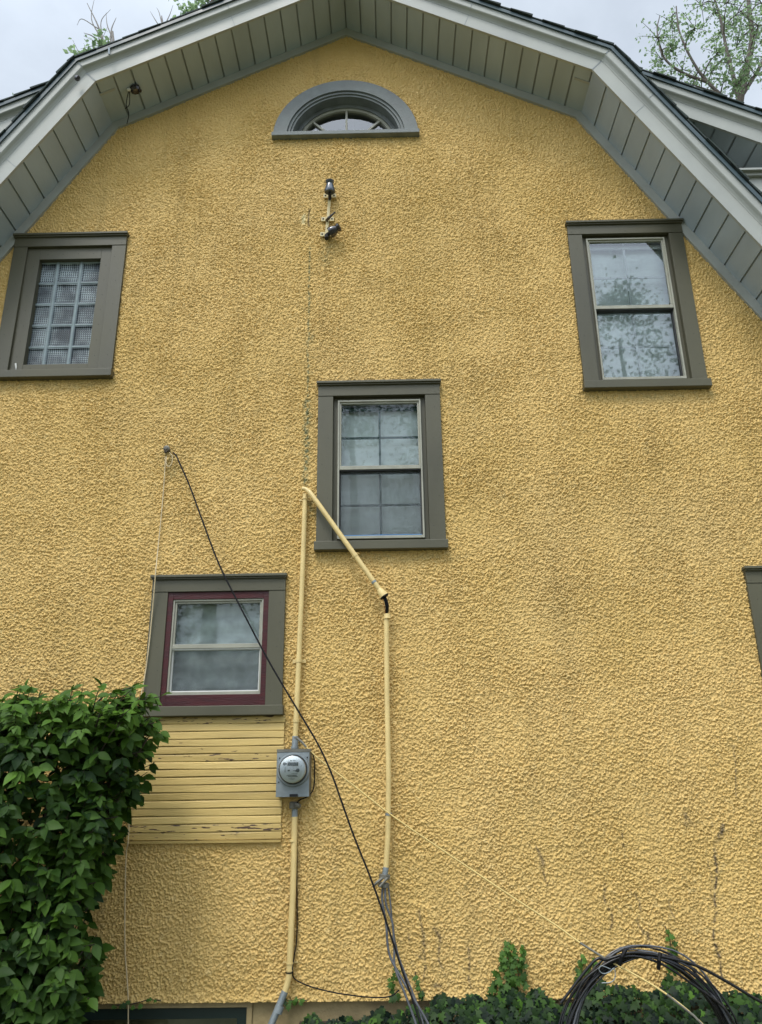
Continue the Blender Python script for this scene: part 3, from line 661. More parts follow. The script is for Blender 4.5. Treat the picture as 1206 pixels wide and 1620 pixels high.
# right drop
c3 = empty('conduit', None, 'cream conduit hanging down from the slanting one with cables at its foot', 'conduit')
pb = [at(611.5, 972, -.07), at(612.5, 1100, -.07), at(615, 1230, -.07), at(614, 1320, -.07), at(611, 1372, -.07), at(608.5, 1388, -.07)]
q = MB(); q.tube(pb[:-1], .0180, 16); q.build('pipe', M['conduit'], c3, smooth=True)
q = MB(); q.lathe([(.0178, 0), (.0275, 0), (.0275, -.005), (.023, .010), (.0225, .030), (.017, .032)][::1], at(613, 978, -.07), (0, 0, 1), 18); q.build('coupling', M['conduit'], c3, smooth=True)
q = MB(); q.tube([pb[4], pb[5]], .0186, 16); clamp(q, at(615, 1288, -.07), .0180, w_=.008, tabs=False); q.split('bare_end', M['galv'], c3, smooth=True)
q = MB(); c0 = pb[5]; q.lathe([(.034, -.014), (.036, -.012), (.036, .010), (.034, .012)], c0 + Vector((0, 0, .006)), (.12, 0, 1), 6)
q.lathe([(.026, -.03), (.036, -.026), (.036, -.004), (.028, 0)], c0 + Vector((-.004, 0, -.03)), (.1, 0, 1), 10); q.tube([c0 + Vector((-.01, -.02, 0)), c0 + Vector((-.05, -.035, -.028)), c0 + Vector((-.075, -.03, -.052))], [.010, .010, .006], 6)
q.tube([c0 + Vector((.02, -.03, 0)), c0 + Vector((-.03, -.045, -.05))], .009, 6); q.split('cable_clamp', M['galvside'], c3)
# wires bridging the two conduits
wr = MB()
e0 = pa[-1] + ax * .05; e1 = pb[0]
wr.tube(spline([e0, at(610, 946, -.11), at(613.5, 958, -.10), at(612.5, 972, -.07)]), .0085, 8)
wr.tube(spline([e0 + Vector((-.012, 0, 0)), at(608, 948, -.11), at(611, 960, -.10), at(611, 972, -.075)]), .006, 8)
br_ = tag(wr.build('bridging_wire', M['black'], None, smooth=True), 'short black wires bridging the gap between the slanting and hanging conduits', 'wire')
cw = MB(); cw.tube(spline([e0 + Vector((-.006, 0, -.01)), at(606.5, 952, -.10), at(609, 964, -.09), at(610, 972, -.08)]), .0025, 6); cw.build('ground_wire', M['copper'], br_)
# conduit below the meter
c4 = empty('conduit', None, 'cream conduit dropping from the meter box and bending left at its foot', 'conduit')
pc = [at(466.5, 1290, -.05), at(464, 1400, -.05), at(459, 1515, -.05), at(457, 1545, -.052), at(450, 1572, -.058)]
q = MB(); q.tube([pc[0], pc[1]] + spline(pc[2:], 6), .0195, 16); q.build('pipe', M['conduit'], c4, smooth=True)
q = MB(); q.tube([pc[4] + Vector((.004, 0, .012)), at(428, 1624, -.08)], .021, 16); q.lathe([(.021, -.02), (.0255, -.02), (.0255, .02), (.021, .02)], at(441.5, 1597, -.068), at(450, 1572, -.058) - at(438, 1606, -.07), 16)
q.tube([at(466.5, 1268, -.05), at(466.5, 1292, -.05)], .0202, 16); q.split('bare_end', M['galv'], c4, smooth=True)
q = MB(); clamp(q, at(458.6, 1524, -.05), .0195, w_=.004, tabs=True); clamp(q, at(458.2, 1535, -.05), .0195, w_=.004, tabs=False); clamp(q, at(463.6, 1330, -.05), .0195, w_=.007, tabs=False); q.split('clamp', M['conduit'], c4, smooth=True)
q = MB(); q.lathe([(.03, -.03), (.034, -.026), (.034, .01), (.027, .016)], at(466, 1272, -.05), (0, 0, 1), 8); q.tube([at(468, 1273, -.09), at(475, 1275, -.11)], .013, 8); q.build('hub_nut', M['galvside'], c4)
tb = MB(); clamp(tb, at(458.0, 1538.5, -.05), .0205, w_=.003, tabs=False); tb.build('tie_band', M['black'], c4)

# electric meter
mt = empty('electric_meter', None, 'round glass electric meter on a grey steel box fixed to the wall', 'meter')
A = at(439.5, 1187, -.13); B = at(489.5, 1260, -.13); x0, x1, z1, z0 = A.x, B.x, A.z, B.z
q = MB(); q.box(x0, x1, -.13, -.012, z0, z1); q.build('enclosure', M['galvside'], mt, bevel=.004)
q = MB(); q.box(x0 - .003, x1 - .002, -.136, -.1305, z0 - .002, z1 - .014); cvr = q.build('cover_plate', M['galv'], mt, bevel=.002)
q = MB(); q.box(x0 - .004, x1 + .004, -.138, -.012, z1 + .0005, z1 + .006); q.box(x0 - .004, x1 + .004, -.1385, -.1325, z1 - .013, z1 + .0005); q.build('lid_flange', M['galvside'], mt)
q = MB(); ls = (x0 + x1) / 2 + .008; q.box(ls - .028, ls + .026, -.144, -.137, z0 + .0, z0 + .016); q.build('latch', M['dark'], mt, bevel=.002)
cc = at(464.5, 1217.5, -.137); cx_, cz_ = cc.x, cc.z
q = MB(); q.lathe([(.091, 0), (.107, 0), (.107, .012), (.103, .018), (.094, .018), (.091, .010)], (cx_, -.136, cz_), (0, -1, 0), 48); q.build('sealing_ring', M['galv'], mt, smooth=True)
q = MB(); q.lathe([(.001, 0), (.091, 0), (.091, .018), (.085, .024)], (cx_, -.137, cz_), (0, -1, 0), 48); q.build('meter_base', M['black'], mt, smooth=True)
q = MB(); q.lathe([(.001, .0), (.084, .0), (.084, .045), (.079, .05), (.001, .05)], (cx_, -.150, cz_), (0, -1, 0), 48); mf = q.build('meter_face', M['meterface'], mt, smooth=True)
yf = -.2005
q = MB(); q.box(cx_ - .034, cx_ + .042, yf - .0010, yf, cz_ + .018, cz_ + .046); q.build('display_bezel', M['white'], mf)
q = MB(); q.box(cx_ - .031, cx_ + .038, yf - .0022, yf - .0011, cz_ + .021, cz_ + .043); q.build('display', M['lcd'], mf)
q = MB()
for (xa, za, ww, hh) in ((-.030, -.012, .014, .009), (.005, -.010, .02, .003), (.018, -.014, .014, .005), (-.015, .052, .010, .004), (.002, .052, .018, .003), (-.005, -.028, .04, .002), (-.03, -.036, .06, .002), (-.036, -.041, .066, .003), (-.026, -.047, .062, .0035), (-.01, -.054, .012, .002), (-.022, -.060, .040, .002), (-.010, -.065, .02, .0015), (.004, -.041, .014, .0035), (.055, .018, .004, .004)):
    q.box(cx_ + xa, cx_ + xa + ww, yf - .0012, yf, cz_ + za, cz_ + za + hh)
q.lathe([(.001, 0), (.010, 0), (.010, .0012), (.001, .0012)], (cx_ - .052, yf, cz_ + .034), (0, -1, 0), 16); q.box(cx_ - .046, cx_ - .036, yf - .0012, yf, cz_ + .03, cz_ + .038)
q.lathe([(.001, 0), (.012, 0), (.012, .003), (.008, .006), (.001, .006)], (cx_ + .036, yf, cz_ - .007), (0, -1, 0), 16)
q.box(cx_ - .050, cx_ - .048, yf - .0012, yf, cz_ - .018, cz_ + .015); q.box(cx_ - .044, cx_ - .042, yf - .0012, yf, cz_ - .018, cz_ + .015)
q.build('printed_marks', M['lcd'], mf)
q = MB(); q.lathe([(.090, 0), (.090, .055), (.087, .066), (.080, .072), (.001, .073)], (cx_, -.139, cz_), (0, -1, 0), 48); q.build('glass_cover', M['meterglass'], mt, smooth=True)
q = MB()
for xx, zz in ((x0 + .016, z1 - .05), (x1 - .016, z1 - .048), (x0 + .014, z0 + .09)): q.lathe([(.0045, 0), (.0045, .003), (.001, .004)], (xx, -.136, zz), (0, -1, 0), 8)
q.split('screw', M['dark'], mt)

# thin black wire round the meter and down to the ivy
pp = [(492, 1188, -.06), (497, 1200, -.06), (498, 1225, -.06), (496, 1248, -.06), (487, 1260, -.07), (474, 1266, -.08), (470, 1275, -.07), (469.5, 1310, -.025), (470, 1400, -.022), (470, 1480, -.022), (466, 1510, -.03), (463, 1535, -.06), (466, 1548, -.03), (484, 1558, -.03), (510, 1566, -.04), (545, 1573, -.06), (590, 1578, -.12), (618, 1576, -.14), (632, 1566, -.14)]
q = MB(); q.tube(spline([at(*a_) for a_ in pp], 6), .0040, 8); tag(q.build('wire', M['black'], None, smooth=True), 'thin black wire looping beside the meter and down along the lower conduit', 'wire')
q = MB(); q.tube(spline([at(632, 1566, -.14), at(640, 1556, -.13), at(634, 1562, -.16)], 5), .004, 6)

# hook, pull-off and the two cables from it
hk = empty('wall_hook', None, 'small rusty wall hook where the long black cable is tied off', 'hook')
p = at(263.5, 709, -.03)
q = MB(); q.lathe([(.024, 0), (.024, .025), (.012, .030), (.012, .034)], (p.x, -.004, p.z), (0, -1, 0), 14); q.build('knob', M['galvside'], hk, smooth=True)
q = MB(); q.tube(spline([p + Vector((.012, -.02, -.01)), p + Vector((.02, -.03, -.035)), p + Vector((.002, -.03, -.05)), p + Vector((-.004, -.03, -.02))], 6), .005, 8); q.split('eye', M['twig'], hk)
q = MB()
q.tube(spline([at(264, 722, -.04), at(263, 733, -.05), at(267, 738, -.05), at(272, 733, -.05), at(273, 722, -.05), at(268, 716, -.04)], 6), .0035, 6)
q.build('wire_loop', M['cream_cable'], hk)
BK = [(274, 716, -.04), (279, 721, -.06), (284, 732, -.07), (300, 768, -.09), (321, 825, -.11), (347, 893, -.13), (383, 965, -.15), (425, 1045, -.17), (468, 1118, -.19), (502, 1175, -.21), (524, 1222, -.22), (543, 1275, -.24), (561, 1325, -.25), (585, 1385, -.27), (605, 1440, -.29), (625, 1500, -.31), (640, 1545, -.33), (656, 1590, -.36), (672, 1640, -.4), (690, 1700, -.45)]
q = MB(); q.tube(spline([at(*a_) for a_ in BK], 6), .0060, 8); tag(q.build('cable', M['black'], None, smooth=True), 'long black cable sagging diagonally from the wall hook to the ivy', 'cable')
q = MB(); q.tube(spline([at(*a_) for a_ in [(262, 722, -.03), (260, 760, -.025), (256, 810, -.02), (250, 870, -.03), (246.5, 905, -.085), (244.5, 930, -.075), (241, 970, -.05), (236, 1020, -.045), (230, 1065, -.045), (222, 1110, -.06), (213, 1180, -.06), (207, 1260, -.04), (203, 1330, -.045), (200, 1350, -.03), (198, 1420, -.025), (198, 1500, -.025), (201, 1545, -.03), (203, 1581, -.035), (203, 1620, -.03)]], 6), .0042, 8)
tag(q.build('cable', M['cream_cable'], None, smooth=True), 'thin cream cable hanging from the wall hook past the low window behind the shrub', 'cable')
TK = [(470, 1168, -.09), (478, 1174, -.10), (485, 1182, -.11), (510, 1205, -.12), (560, 1243, -.13), (620, 1290, -.15), (690, 1338, -.18), (760, 1385, -.22), (820, 1425, -.27), (880, 1464, -.33), (920, 1493, -.38), (960, 1518, -.43), (1010, 1545, -.5), (1055, 1573, -.55), (1098, 1607, -.6), (1140, 1650, -.65)]
q = MB(); q.tube(spline([at(*a_) for a_ in TK], 5), .0050, 8); dc = tag(q.build('cable', M['tan_cable'], None, smooth=True), 'yellowed cable running diagonally from the meter down across the coiled cable', 'cable')
q = MB(); q.tube([at(*a_) for a_ in TK[:3]], [.010, .0085, .006], 8); q.tube([at(a_[0], a_[1], a_[2] - .002) for a_ in ((918, 1491.5, -.377), (960, 1518, -.43), (966, 1522, -.44))], .0062, 8); q.tube([at(a_[0], a_[1], a_[2] - .001) for a_ in TK[-3:]], .0060, 8); q.lathe([(.020, -.006), (.023, -.006), (.023, .006), (.020, .006)], at(468, 1168, -.045), (0, 0, 1), 14); q.split('dark_sleeve', M['galvside'], dc)
# grey service cables hanging out of the right conduit
gc = empty('cable_bundle', None, 'three grey service cables dangling from the foot of the hanging conduit', 'cables')
for k, pts in enumerate(([(606, 1398, -.075), (605, 1425, -.09), (611, 1460, -.11), (613, 1490, -.13), (618, 1515, -.15), (634, 1545, -.2), (655, 1580, -.27), (680, 1625, -.33), (700, 1680, -.4)],
                         [(609, 1398, -.08), (611, 1430, -.10), (621, 1460, -.12), (624, 1500, -.14), (625, 1530, -.17), (640, 1570, -.24), (660, 1625, -.3), (680, 1700, -.4)],
                         [(614, 1398, -.07), (618, 1430, -.09), (622, 1470, -.11), (630, 1510, -.13), (645, 1550, -.18), (660, 1588, -.24), (672, 1630, -.3), (684, 1700, -.35)])):
    q = MB(); q.tube(spline([at(*a_) for a_ in pts], 6), (.0072, .0072, .0052)[k], 8); q.build('cable', M['greycable'], gc, smooth=True)

# coil of cable
co = empty('cable_coil', None, 'big coil of black cable leaning in the ivy at the wall foot', 'cable coil')
q = MB(); q2 = MB(); c0 = at(1030, 1674, -.42); rr = random.Random(3)
def coil_pt(an, rx, rz, dx, dz, y): return Vector((c0.x + dx + rx * math.cos(an), y, c0.z + dz + rz * math.sin(an)))
for k in range(19):
    rx = .46 + .012 * (k % 4) - .03 * rr.random(); rz = .50 + .012 * (k % 5) - .02 * rr.random(); dx = rr.uniform(-.03, .04); dz = rr.uniform(-.03, .02); ph = rr.uniform(0, 6); yy = -.42 - .012 * (k % 4) + .03 * rr.random()
    pts = []
    for i in range(49):
        an = 2 * math.pi * i / 48; kk = 1 + .018 * math.sin(2 * an + ph) + .012 * math.sin(3 * an + 2 * ph)
        # pinched together where the ties hold it
        top = math.exp(-((an - 1.45) / .35) ** 2); rzz = rz * (1 - .0 * top) + (.52 - rz) * .5 * top
        pts.append(coil_pt(an, rx * kk, rzz * kk, dx * (1 - top * .6), dz * (1 - top * .6), yy + .02 * math.sin(an * 2 + ph)))
    (q2 if k in (3, 9) else q).tube(pts, .0048 if k % 3 else .0060, 6, cap=False)
# one loose outer loop trailing to the right
q.tube(spline([coil_pt(2.6, .56, .54, 0, 0, -.46), coil_pt(2.1, .55, .56, 0, 0, -.47), at(960, 1518, -.47), at(1000, 1507, -.47), at(1045, 1513, -.46), at(1100, 1527, -.45), at(1150, 1553, -.44), at(1190, 1577, -.44), at(1230, 1600, -.44), at(1290, 1640, -.5)], 6), .0085, 8)
q.tube(spline([coil_pt(2.5, .50, .50, 0, 0, -.46), at(930, 1545, -.47), at(985, 1514, -.47), at(1040, 1522, -.47), at(1100, 1560, -.47), at(1150, 1600, -.47), at(1180, 1660, -.47)], 6), .007, 8)
q.split('loop', M['blackloop'], co, smooth=True); q2.split('loop', M['greycable'], co, smooth=True)
q = MB()
for px, py, dx_ in ((1043, 1519, 2), (984, 1513, 7)):
    pt = at(px, py + 6, -.47); q.tube([at(px + dx_, py - 12, -.50), at(px, py, -.51), at(px - dx_ * .5, py + 14, -.49)], .011, 6)
q.split('cable_tie', M['black'], co)
q = MB(); q.tube(spline([at(*a_) for a_ in [(966, 1533, -.5), (952, 1528, -.5), (948, 1534, -.5), (954, 1540, -.5), (964, 1538, -.5), (972, 1532, -.5), (973, 1547, -.5), (966, 1554, -.5), (952, 1555, -.49)]], 6), .0026, 6); q.build('loose_end', M['galv'], co)

# insulator rack under the half-round window
ir = empty('insulator_rack', None, 'old cream insulator rack with dark porcelain insulators under the half-round window', 'insulator rack')
st = at(522, 312, -.03); sb_ = at(516.5, 374, -.03)
q = MB(); q.add([(st.x - .013, -.035, st.z), (st.x + .013, -.035, st.z), (sb_.x + .013, -.035, sb_.z), (sb_.x - .013, -.035, sb_.z), (st.x - .013, -.028, st.z), (st.x + .013, -.028, st.z), (sb_.x + .013, -.028, sb_.z), (sb_.x - .013, -.028, sb_.z)], [(3, 2, 1, 0), (4, 5, 6, 7), (0, 1, 5, 4), (1, 2, 6, 5), (2, 3, 7, 6), (3, 0, 4, 7)])
bar = q.build('strap', M['strap'], ir, bevel=.002)
for px, py, w_ in ((522, 310, .055), (518.5, 347, .055), (516, 371, .05)):
    p = at(px, py, -.02); q = MB(); q.box(p.x - w_, p.x - .014, -.026, -.014, p.z - .022, p.z + .022); q.box(p.x + .014, p.x + w_, -.026, -.014, p.z - .022, p.z + .022); q.box(p.x - .014, p.x + .014, -.0275, -.014, p.z - .02, p.z + .02); fo_ = q.build('foot_plate', M['strap'], ir, bevel=.002)
    q = MB(); q.lathe([(.008, 0), (.008, .002), (.001, .002)], (p.x - w_ + .018, -.0262, p.z), (0, -1, 0), 8); q.lathe([(.008, 0), (.008, .002), (.001, .002)], (p.x + w_ - .018, -.0262, p.z), (0, -1, 0), 8); q.build('bolt', M['dark'], fo_)
p = at(522, 301, -.09); q = MB(); q.lathe([(.01, -.02), (.046, -.018), (.048, -.006), (.043, .010), (.034, .045), (.028, .060), (.036, .070), (.038, .085), (.026, .094), (.016, .088)], p, (0, -.22, 1), 24); q.build('insulator', M['bell'], ir, smooth=True)
q = MB(); q.tube([p + Vector((0, .0, -.02)), at(522, 311, -.05), at(522, 316, -.035)], .014, 10); q.split('pin', M['dark'], ir)
p = at(526, 366, -.08); q = MB(); q.lathe([(.012, -.03), (.044, -.028), (.048, -.012), (.043, .012), (.034, .035), (.028, .045), (.036, .054), (.037, .068), (.024, .078)], p, (.85, -.25, .42), 24); q.build('insulator', M['porcelain'], ir, smooth=True)
q = MB(); q.tube([at(518, 371, -.03), p], .015, 8); q.tube([at(517, 372, -.03), at(517, 377, -.05)], .018, 8); q.split('pin', M['dark'], ir)
q = MB(); q.tube([at(517, 349, -.04), at(520, 345, -.07), at(531, 335, -.10)], [.014, .012, .006], 8); q.build('broken_pin', M['porcelain'], ir)

# small things on the eave
fx = empty('fixture_remnant', None, 'dark broken fixture with a dangling wire on the left soffit', 'fixture')
def on_soffit(px, py, y):    # point on the plane through the upper-left soffit
    return at(px, py, y)
p = at(213, 147, -.27); p2 = Vector((p.x, -.27, gz(p.x, SD) - .012))
q = MB(); q.lathe([(.02, 0), (.05, 0), (.045, .02), (.03, .035), (.012, .04)], p2, (.42, 0, -.88), 10); q.tube([p2 + Vector((.03, 0, -.01)), p2 + Vector((.055, .0, -.03))], .014, 6); q.build('base', M['porcelain'], fx)
q = MB(); q.tube([p2 + Vector((-.03, -.01, -.015)), p2 + Vector((-.06, -.02, -.035))], [.018, .012], 8); q.build('socket', M['white'], fx)
q = MB(); q.tube(spline([p2 + Vector((-.05, -.01, -.03)), at(200, 165, -.27), at(204, 180, -.20), at(201, 196, -.10)], 6), .0035, 6); q.tube(spline([p2 + Vector((-.045, 0, -.03)), at(205, 165, -.27), at(198, 172, -.26)], 6), .0035, 6); q.build('wire', M['black'], fx)
p = at(122, 124, -OV - .075)
q = MB(); q.lathe([(.018, 0), (.024, .006), (.024, .022), (.012, .032), (.012, .04)], p, (.5, -.6, -.5), 12); tag(q.build('fascia_hook', M['porcelain'], None, smooth=True), 'small dark knob on the left rake fascia near the roof corner', 'hook')
q = MB(); p = at(173, 84, -OV - .09); q.tube([p + Vector((-.02, .02, .10)), p + Vector((.0, -.01, .03)), p + Vector((.006, -.012, -.03))], [.006, .009, .008], 6); tag(q.build('wire_stub', M['galv'], None), 'short grey metal stub sticking up over the left roof edge', 'stub')

# ------------------------------------------------------------------ foliage
def leaf_mesh(name, T, outline, mt, parent=None, tones=None, extra=None):
    """T: list of (origin, right, along, normal, size); outline: template verts (x across, y along, z up) + faces"""
    tv, tf = outline; tv = np.array(tv, float); n = len(T); nv = len(tv)
    O = np.array([t[0] for t in T]); A = np.array([t[1] for t in T]); B = np.array([t[2] for t in T]); C = np.array([t[3] for t in T]); Sz = np.array([t[4] for t in T])[:, None, None]
    co = O[:, None, :] + Sz * (tv[None, :, 0:1] * A[:, None, :] + tv[None, :, 1:2] * B[:, None, :] + tv[None, :, 2:3] * C[:, None, :])
    faces = []; tv_ = tones if tones is not None else np.full(n, .5)
    me = bpy.data.meshes.new(name); me.vertices.add(n * nv); me.vertices.foreach_set('co', co.ravel().astype(np.float32))
    lt = [len(f) for f in tf]; per = sum(lt); loop = np.concatenate([np.array(f) for f in tf]); vi = (loop[None, :] + (np.arange(n) * nv)[:, None]).ravel()
    ls = np.cumsum([0] + lt[:-1]); ls = (ls[None, :] + (np.arange(n) * per)[:, None]).ravel(); ltt = np.tile(lt, n)
    me.loops.add(len(vi)); me.loops.foreach_set('vertex_index', vi.astype(np.int32)); me.polygons.add(len(ls)); me.polygons.foreach_set('loop_start', ls.astype(np.int32)); me.polygons.foreach_set('loop_total', ltt.astype(np.int32))
    me.update(calc_edges=True); a = me.attributes.new('tone', 'FLOAT', 'FACE'); a.data.foreach_set('value', np.repeat(tv_, len(tf)).astype(np.float32))
    me.shade_smooth(); me.materials.append(mt); o = bpy.data.objects.new(name, me); COL.objects.link(o)
    if parent: o.parent = parent
    return o
def basis(along, normal):
    al = np.array(along, float); al /= np.linalg.norm(al); nn = np.array(normal, float); nn -= al * nn.dot(al); l = np.linalg.norm(nn)
    nn = nn / l if l > 1e-5 else np.array([0, 0, 1.]); return np.cross(al, nn), al, nn
# ovate pointed leaf, folded on the midrib and arched
LEAF = ([(0, 0, 0), (-.18, .12, .03), (-.31, .38, .06), (-.24, .68, .03), (0, 1.08, -.14), (.24, .68, .03), (.31, .38, .06), (.18, .12, .03), (0, .35, -.01), (0, .68, -.05)],
        [(0, 8, 2, 1), (8, 9, 3, 2), (9, 4, 3), (0, 7, 6, 8), (8, 6, 5, 9), (9, 5, 4)])
IVY = ([(0, 0, 0), (-.25, -.12, 0), (-.52, .10, -.05), (-.30, .30, .02), (-.52, .62, -.06), (-.20, .62, .02), (0, 1.0, -.10), (.20, .62, .02), (.52, .62, -.06), (.30, .30, .02), (.52, .10, -.05), (.25, -.12, 0), (0, .45, .06)],
       [(0, 12, 3, 2, 1), (12, 5, 4, 3), (12, 6, 5), (0, 11, 10, 9, 12), (12, 9, 8, 7), (12, 7, 6)])
QUAD = ([(0, 0, 0), (-.35, .4, .03), (0, 1, 0), (.35, .4, .03)], [(0, 3, 2, 1)])

# shrub: twigs grown out of a core, each carrying paired leaves
def shrub():
    root = empty('shrub', None, 'large dark green leafy shrub at the left against the wall', 'shrub')
    # right-hand outline in the photograph on the plane y=-.75, taken as the shrub's outer limit by height
    Yp = -.75
    edge = [(262, 1100), (262, 1135), (240, 1190), (228, 1240), (200, 1300), (178, 1350), (160, 1400), (150, 1450), (155, 1500), (160, 1550), (150, 1600), (140, 1700)]
    ez = [at(px, py, Yp).z for px, py in edge][::-1]; ex = [at(px, py, Yp).x for px, py in edge][::-1]
    ztop = at(130, 1098, Yp).z
    T = []; tones = []; tw = MB(); r = random.Random(5)
    def inside_x(z): return float(np.interp(z, ez, ex))
    for k in range(1900):
        # tip position on a shell
        z = .05 + (ztop - .05) * (r.random() ** .8); xr = inside_x(z) - .11; u = r.random()
        dfront = r.random(); 
        mode = r.random()
        if mode < .62:   # front face
            x = -3.6 + (xr + 3.6) * u; y = -1.12 + .30 * max(0, (x - xr + .55) / .55) ** 1.5 + r.uniform(-.06, .22)
        elif mode < .80: # top
            z = ztop - r.uniform(-.035, .22); x = -3.6 + (inside_x(z) - .1 + 3.6) * u; y = r.uniform(-1.05, -.30)
        else:            # right side
            x = xr - r.random() ** 2 * .3; y = r.uniform(-.95, -.25)
        tip = Vector((x, y, z))
        core = Vector((min(x - .18, -1.9), -.62, max(.2, z - .35)))
        d = (tip - core); dl = d.length; d.normalize(); ln = r.uniform(.16, .34); st = tip - d * ln
        upb = Vector((0, 0, .25)); 
        pts = [st, st + d * ln * .5 + Vector((0, 0, .02)), tip + Vector((0, 0, r.uniform(-.03, .01)))]
        tw.tube(pts, [.0045, .0035, .002], 4, cap=False)
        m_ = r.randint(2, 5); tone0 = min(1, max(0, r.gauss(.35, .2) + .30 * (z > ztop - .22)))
        for j in range(m_):
            t = (j + .6) / m_; p = st.lerp(tip, t)
            for sg in ((-1, 1) if j < m_ - 1 else (-1, 1, 0)):
                side = d.cross(Vector((0, 0, 1)));
                if side.length < .1: side = Vector((1, 0, 0))
                side.normalize()
                al = side * sg * r.uniform(.6, 1.1) + d * r.uniform(.2, .8) + Vector((0, 0, r.uniform(-1.3, -.3) + (.6 if mode >= .62 and mode < .8 else 0)))
                nn = Vector((r.uniform(-.5, .5), -.95 + r.uniform(-.4, .4), .6 + (.5 if z > ztop - .2 else 0)))
                a_, b_, c_ = basis(al, nn); sz = r.choice((r.uniform(.036, .06), r.uniform(.055, .08), r.uniform(.07, .098))) * (1.0 if r.random() > .12 else .6)
                T.append((np.array(p), a_, b_, c_, sz)); tones.append(min(1, max(0, tone0 + r.gauss(0, .10))))
    # inner filler leaves so the crown is deep but broken
    for k in range(2600):
        z = .03 + (ztop - .08) * r.random(); xr = inside_x(z) - .22; x = -3.7 + (xr + 3.7) * r.random(); y = r.uniform(-.95, -.25)
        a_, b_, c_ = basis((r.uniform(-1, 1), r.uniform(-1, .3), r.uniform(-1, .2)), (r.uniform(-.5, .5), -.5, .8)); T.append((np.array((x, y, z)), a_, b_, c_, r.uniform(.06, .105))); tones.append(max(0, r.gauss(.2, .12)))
    # drooping branch tips at the right shoulder
    for px, py, dx in ((262, 1108, 1), (252, 1150, 1), (236, 1195, 1), (222, 1092, .6), (205, 1240, 1), (195, 1298, 1), (160, 1402, .8), (158, 1500, .8), (246, 1125, 1), (150, 1585, .6)):
        tip = at(px - 8, py - 6, -.72); st = tip + Vector((-.32 * dx, .02, -.05)); tw.tube([st + Vector((-.25, .05, -.25)), st, tip], [.010, .007, .003], 5, cap=False)
        for j in range(7):
            p = st.lerp(tip, (j + 1) / 7); sg = -1 if j % 2 else 1
            a_, b_, c_ = basis((r.uniform(.3, .9), -.5 * sg, r.uniform(-.8, .25)), (r.uniform(-.3, .3), -.5, .8)); T.append((np.array(p), a_, b_, c_, r.uniform(.07, .105))); tones.append(r.uniform(.25, .6))
    leaf_mesh('foliage', T, LEAF, M['leaf'], root, np.array(tones))
    for k in range(9):
        bx = -3.4 + k * .2 + r.uniform(-.05, .05); tw.tube([(bx * .7 - .8, -.6, 0), (bx + r.uniform(-.1, .1), -.62, .8), (bx + r.uniform(-.1, .25), -.65, 1.5), (bx + r.uniform(.0, .4), -.68, 2.0)], [.022, .017, .011, .005], 7)
    p = [at(178, 1215, -.6), at(200, 1178, -.62), at(225, 1158, -.66), at(243, 1148, -.7)]; tw.tube(spline(p, 5), [.012] * 5 + [.010] * 5 + [.007] * 6, 6)
    p = [at(150, 1260, -.6), at(195, 1215, -.62), at(218, 1192, -.66), at(232, 1170, -.7)]; tw.tube(spline(p, 5), [.012] * 5 + [.010] * 5 + [.006] * 6, 6)
    tw.tube([at(195, 1178, -.62), at(200, 1140, -.62), at(203, 1110, -.64)], [.009, .008, .005], 6)
    tw.build('branches', M['twig'], root)
shrub()

# ivy mass along the wall foot
def ivy():
    r = random.Random(9); prof = [(-2.4, .50), (-2.0, .52), (-1.6, .53), (-1.0, .50), (-.62, .50), (-.55, .60), (-.3, .63), (0, .64), (.05, .66), (.25, .72), (.45, .70), (.6, .74), (.72, .76), (.9, .70), (1.05, .68), (1.2, .76), (1.3, .78), (1.5, .76), (1.7, .78), (1.9, .76), (2.2, .70), (2.6, .68), (3.6, .70)]
    X = [p[0] for p in prof]; Zt = [p[1] for p in prof]; T = []; to = []
    for k in range(5200):
        x = r.uniform(-.62, 3.5) if r.random() < .92 else r.uniform(-2.4, -.6); zt = float(np.interp(x, X, Zt)) - .07
        zt += .035 * math.sin(9 * x) * math.sin(23 * x + 1); z = zt - r.random() ** 1.3 * .5; dep = .05 + .22 * min(1, max(0, (zt - z) / .3)); y = -dep * (1 - r.random() * .35) - .01
        if x < -.6: y = -.02 - r.random() * .05
        a_, b_, c_ = basis((r.uniform(-.8, .8), -.3, -1 + r.uniform(-.1, .7)), (r.uniform(-.8, .8), -1, r.uniform(-.2, 1.2))); T.append((np.array((x, y, z)), a_, b_, c_, r.choice((r.uniform(.030, .045), r.uniform(.04, .068)))))
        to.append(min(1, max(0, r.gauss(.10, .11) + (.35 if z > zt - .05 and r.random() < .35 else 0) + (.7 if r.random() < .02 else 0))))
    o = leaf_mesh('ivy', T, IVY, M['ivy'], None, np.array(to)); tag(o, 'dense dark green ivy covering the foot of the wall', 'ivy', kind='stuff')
    s_ = MB()
    x = -.9
    s_.box(-.6, 3.4, -.055, .0, .0, .52); s_.build('dark_backing', M['ivy_backing'], o)  # solid dark slab added behind the leaves to darken the gaps
ivy()
